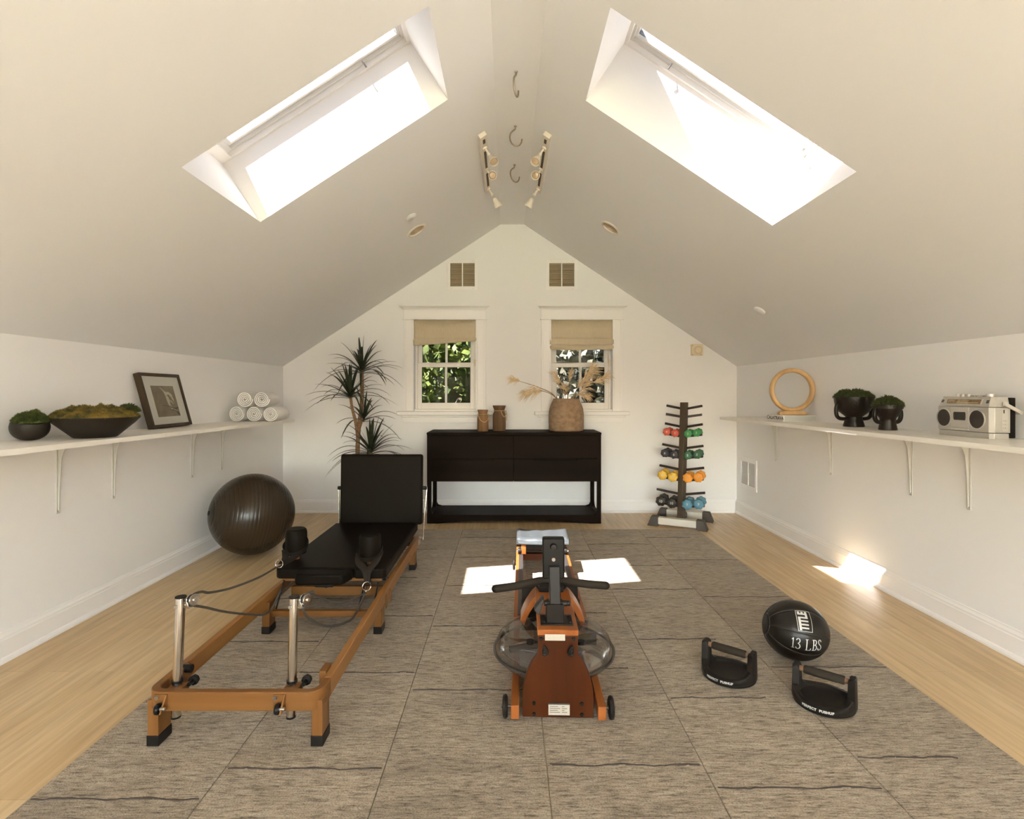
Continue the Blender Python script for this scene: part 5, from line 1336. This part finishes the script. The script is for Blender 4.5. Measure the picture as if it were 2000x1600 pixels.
for ti_, (cl, nl, cr_, nr) in ORD.items():
    zr_, zf_, wl, wr = TI[ti_]; r = (.0352,.0385,.0435,.046)[ti_-1]
    for s_, c, num in ((-1,cl,nl), (1,cr_,nr)):
        d = dumbbell(c, r, num, .055); sp = 2*r*1.08
        d['group'] = CN[c]+' pair of dumbbells on the rack'
        inn = .025+r*1.10 if s_ < 0 else .022+r*.9
        rise = .024/ (wl if s_ < 0 else wr)
        for k in range(2):
            x = s_*(inn+sp*k); z = zf_+.010+r*.36+.0015 + rise*abs(x)
            wp = W[rk.name] @ Vector((x, pc(zf_), z))
            wp = (wp.x, wp.y, wp.z)
            side = 'left' if s_ < 0 else 'right'
            lab = '%s dumbbell on rack, %s of its pair' % (CN[c], 'the one beside the post' if k == 0 else 'the one at the arm tip')
            if k == 0: d.location = wp; d.rotation_euler = (0,0,ra); d['label'] = lab
            else: copy_thing(d, wp, (0, R(12), ra), lab)

# ------------------------------------------------------------------ garden beyond the windows
m = MB(); m.quad((-60,-60,-3.0), (60,-60,-3.0), (60,70,-3.0), (-60,70,-3.0)); struct(m.build('ground', M['lawn'], smooth=0))
def tree(x, y, h, r, mat, n, seed, label):
    rng = random.Random(seed); o = thing('garden_tree', label, 'tree', (x, y, -3.0), group='trees in the garden outside')
    m = MB(); m.tube(chain([(x,y,-3), (x+.1,y,-1.5), (x-.1,y+.1,0), (x,y,h*.5)], 4), [.16*(1-.05*i) for i in range(13)], 9)
    for k in range(7):
        a = rng.random()*6.28; zb_2 = rng.uniform(-1.2, h*.4)
        m.tube(chain([(x,y,zb_2), (x+math.cos(a)*r*.4,y+math.sin(a)*r*.4,zb_2+.5), (x+math.cos(a)*r*.85,y+math.sin(a)*r*.85,zb_2+.9)], 3), .03, 6)
    m.build('tree_trunk', M['trunk'], o, smooth=60)
    m = MB()
    cl = []
    for k in range(130):
        a = rng.random()*6.28; b = rng.uniform(-1,1); q = rng.uniform(.35,1)**.5
        cl.append(Vector((x+math.cos(a)*math.sqrt(1-b*b)*r*q, y+math.sin(a)*math.sqrt(1-b*b)*r*q, -.2+h*.5*(b*q*1.1)+.3)))
    for i in range(n):
        c = rng.choice(cl); p = c + Vector((rng.gauss(0,.24), rng.gauss(0,.24), rng.gauss(0,.2)))*min(1.3, r*.6)
        d = Vector((rng.uniform(-1,1), rng.uniform(-1,1), rng.uniform(-1,.4))).normalized(); s_ = d.cross(Vector((rng.random(),rng.random(),rng.random()))).normalized()
        l = rng.uniform(.12,.22); m.f([m.v(p-d*l*.5), m.v(p+s_*l*.28), m.v(p+d*l*.5), m.v(p-s_*l*.28)])
    m.build('tree_crown', mat, o, smooth=0)
tree(-1.3, 9.6, 5.2, 1.25, M['leafout'], 12000, 1, 'bright green leafy tree filling the left window')
tree(-4.6, 14.2, 6.4, 1.6, M['leafout'], 6000, 5, 'distant green tree beyond the left pane of the left window')
tree(-.2, 16.0, 6.4, 1.9, M['leafout3'], 7000, 2, 'dark green tree standing behind the bright one in the left window')
tree(1.4, 9.6, 4.6, .85, M['leafout2'], 8000, 3, 'grey-green tree seen in the left half of the right window')
tree(3.7, 12.4, 5.4, 1.35, M['leafout2'], 7000, 4, 'grey-green tree seen in the right half of the right window')
tree(5.2, 17.0, 6.6, 2.3, M['leafout3'], 7000, 6, 'distant dark tree at the far right beyond the right window')
tree(2.6, 21.5, 7.5, 2.3, M['leafout2'], 7000, 7, 'farthest green tree seen through the right window')
tree(-4.2, 19.5, 7.0, 2.2, M['leafout3'], 6000, 8, 'farthest dark tree seen through the left window')

# ------------------------------------------------------------------ light
sun = bpy.data.lights.new('sun', 'SUN'); so = bpy.data.objects.new('sun', sun); COL.objects.link(so)
sun.energy = 600; sun.angle = R(.53); sun.color = (1, .968, .985)
so.rotation_euler = Vector((.465, .41, -1)).to_track_quat('-Z', 'Y').to_euler(); so.location = (-4,-4,10)
wd = bpy.data.worlds.new('sky'); SC.world = wd; wd.use_nodes = True; t = wd.node_tree
bg = t.nodes['Background']; sk = t.nodes.new('ShaderNodeTexSky'); sk.sky_type = 'NISHITA'; sk.sun_disc = False
sk.sun_elevation = R(58); sk.sun_rotation = R(222); sk.air_density = 1.0; sk.dust_density = 2.5
t.links.new(sk.outputs[0], bg.inputs[0]); bg.inputs[1].default_value = 2.6
# sampling portals in the glazed openings (they give no light of their own)
def portal(p, q, w, h):
    l = bpy.data.lights.new('portal', 'AREA'); l.shape = 'RECTANGLE'; l.size = w; l.size_y = h; l.cycles.is_portal = True
    o = bpy.data.objects.new('portal', l); COL.objects.link(o); o.location = p; o.rotation_euler = Vector(q).to_track_quat('-Z', 'Y').to_euler()
for f_, k in ((sl,'L'), (sr,'R')):
    uc = sum(SKY[k])/2; p = f_(uc, (SY0+SY1)/2, .46); n = f_(uc,0,-1)-f_(uc,0,0); portal(p, n, 1.25, .75)
    for a, b in FILLSKY: portal(Vector((p.x, (a+b)/2, p.z)), n, 1.25, 1.1)
for a, b in FILLWIN: portal(((a+b)/2, YF-.1, (FZ0+FZ1)/2), (0,1,0), b-a, FZ1-FZ0)
for a, b in WIN: portal(((a+b)/2, YB+.2, 1.5), (0,-1,0), .64, .95)

# ------------------------------------------------------------------ camera and view
cam = bpy.data.cameras.new('camera'); co = bpy.data.objects.new('camera', cam); COL.objects.link(co)
cam.sensor_fit = 'HORIZONTAL'; cam.sensor_width = 36; cam.lens = 36*1080/2000
cam.shift_x = (1000-992)/2000; cam.shift_y = -(800-768)/2000; cam.clip_start = .02
co.location = (0,0,1.21); co.rotation_euler = (PI/2,0,0)
SC.camera = co
vs = SC.view_settings; vs.view_transform = 'Standard'; vs.look = 'None'; vs.exposure = 2.28; vs.gamma = 1; vs.use_curve_mapping = False
cy = SC.cycles; cy.max_bounces = 14; cy.diffuse_bounces = 9; cy.glossy_bounces = 4; cy.transparent_max_bounces = 16; cy.transmission_bounces = 6
cy.sample_clamp_indirect = 12; cy.use_denoising = True; cy.caustics_reflective = False; cy.caustics_refractive = False
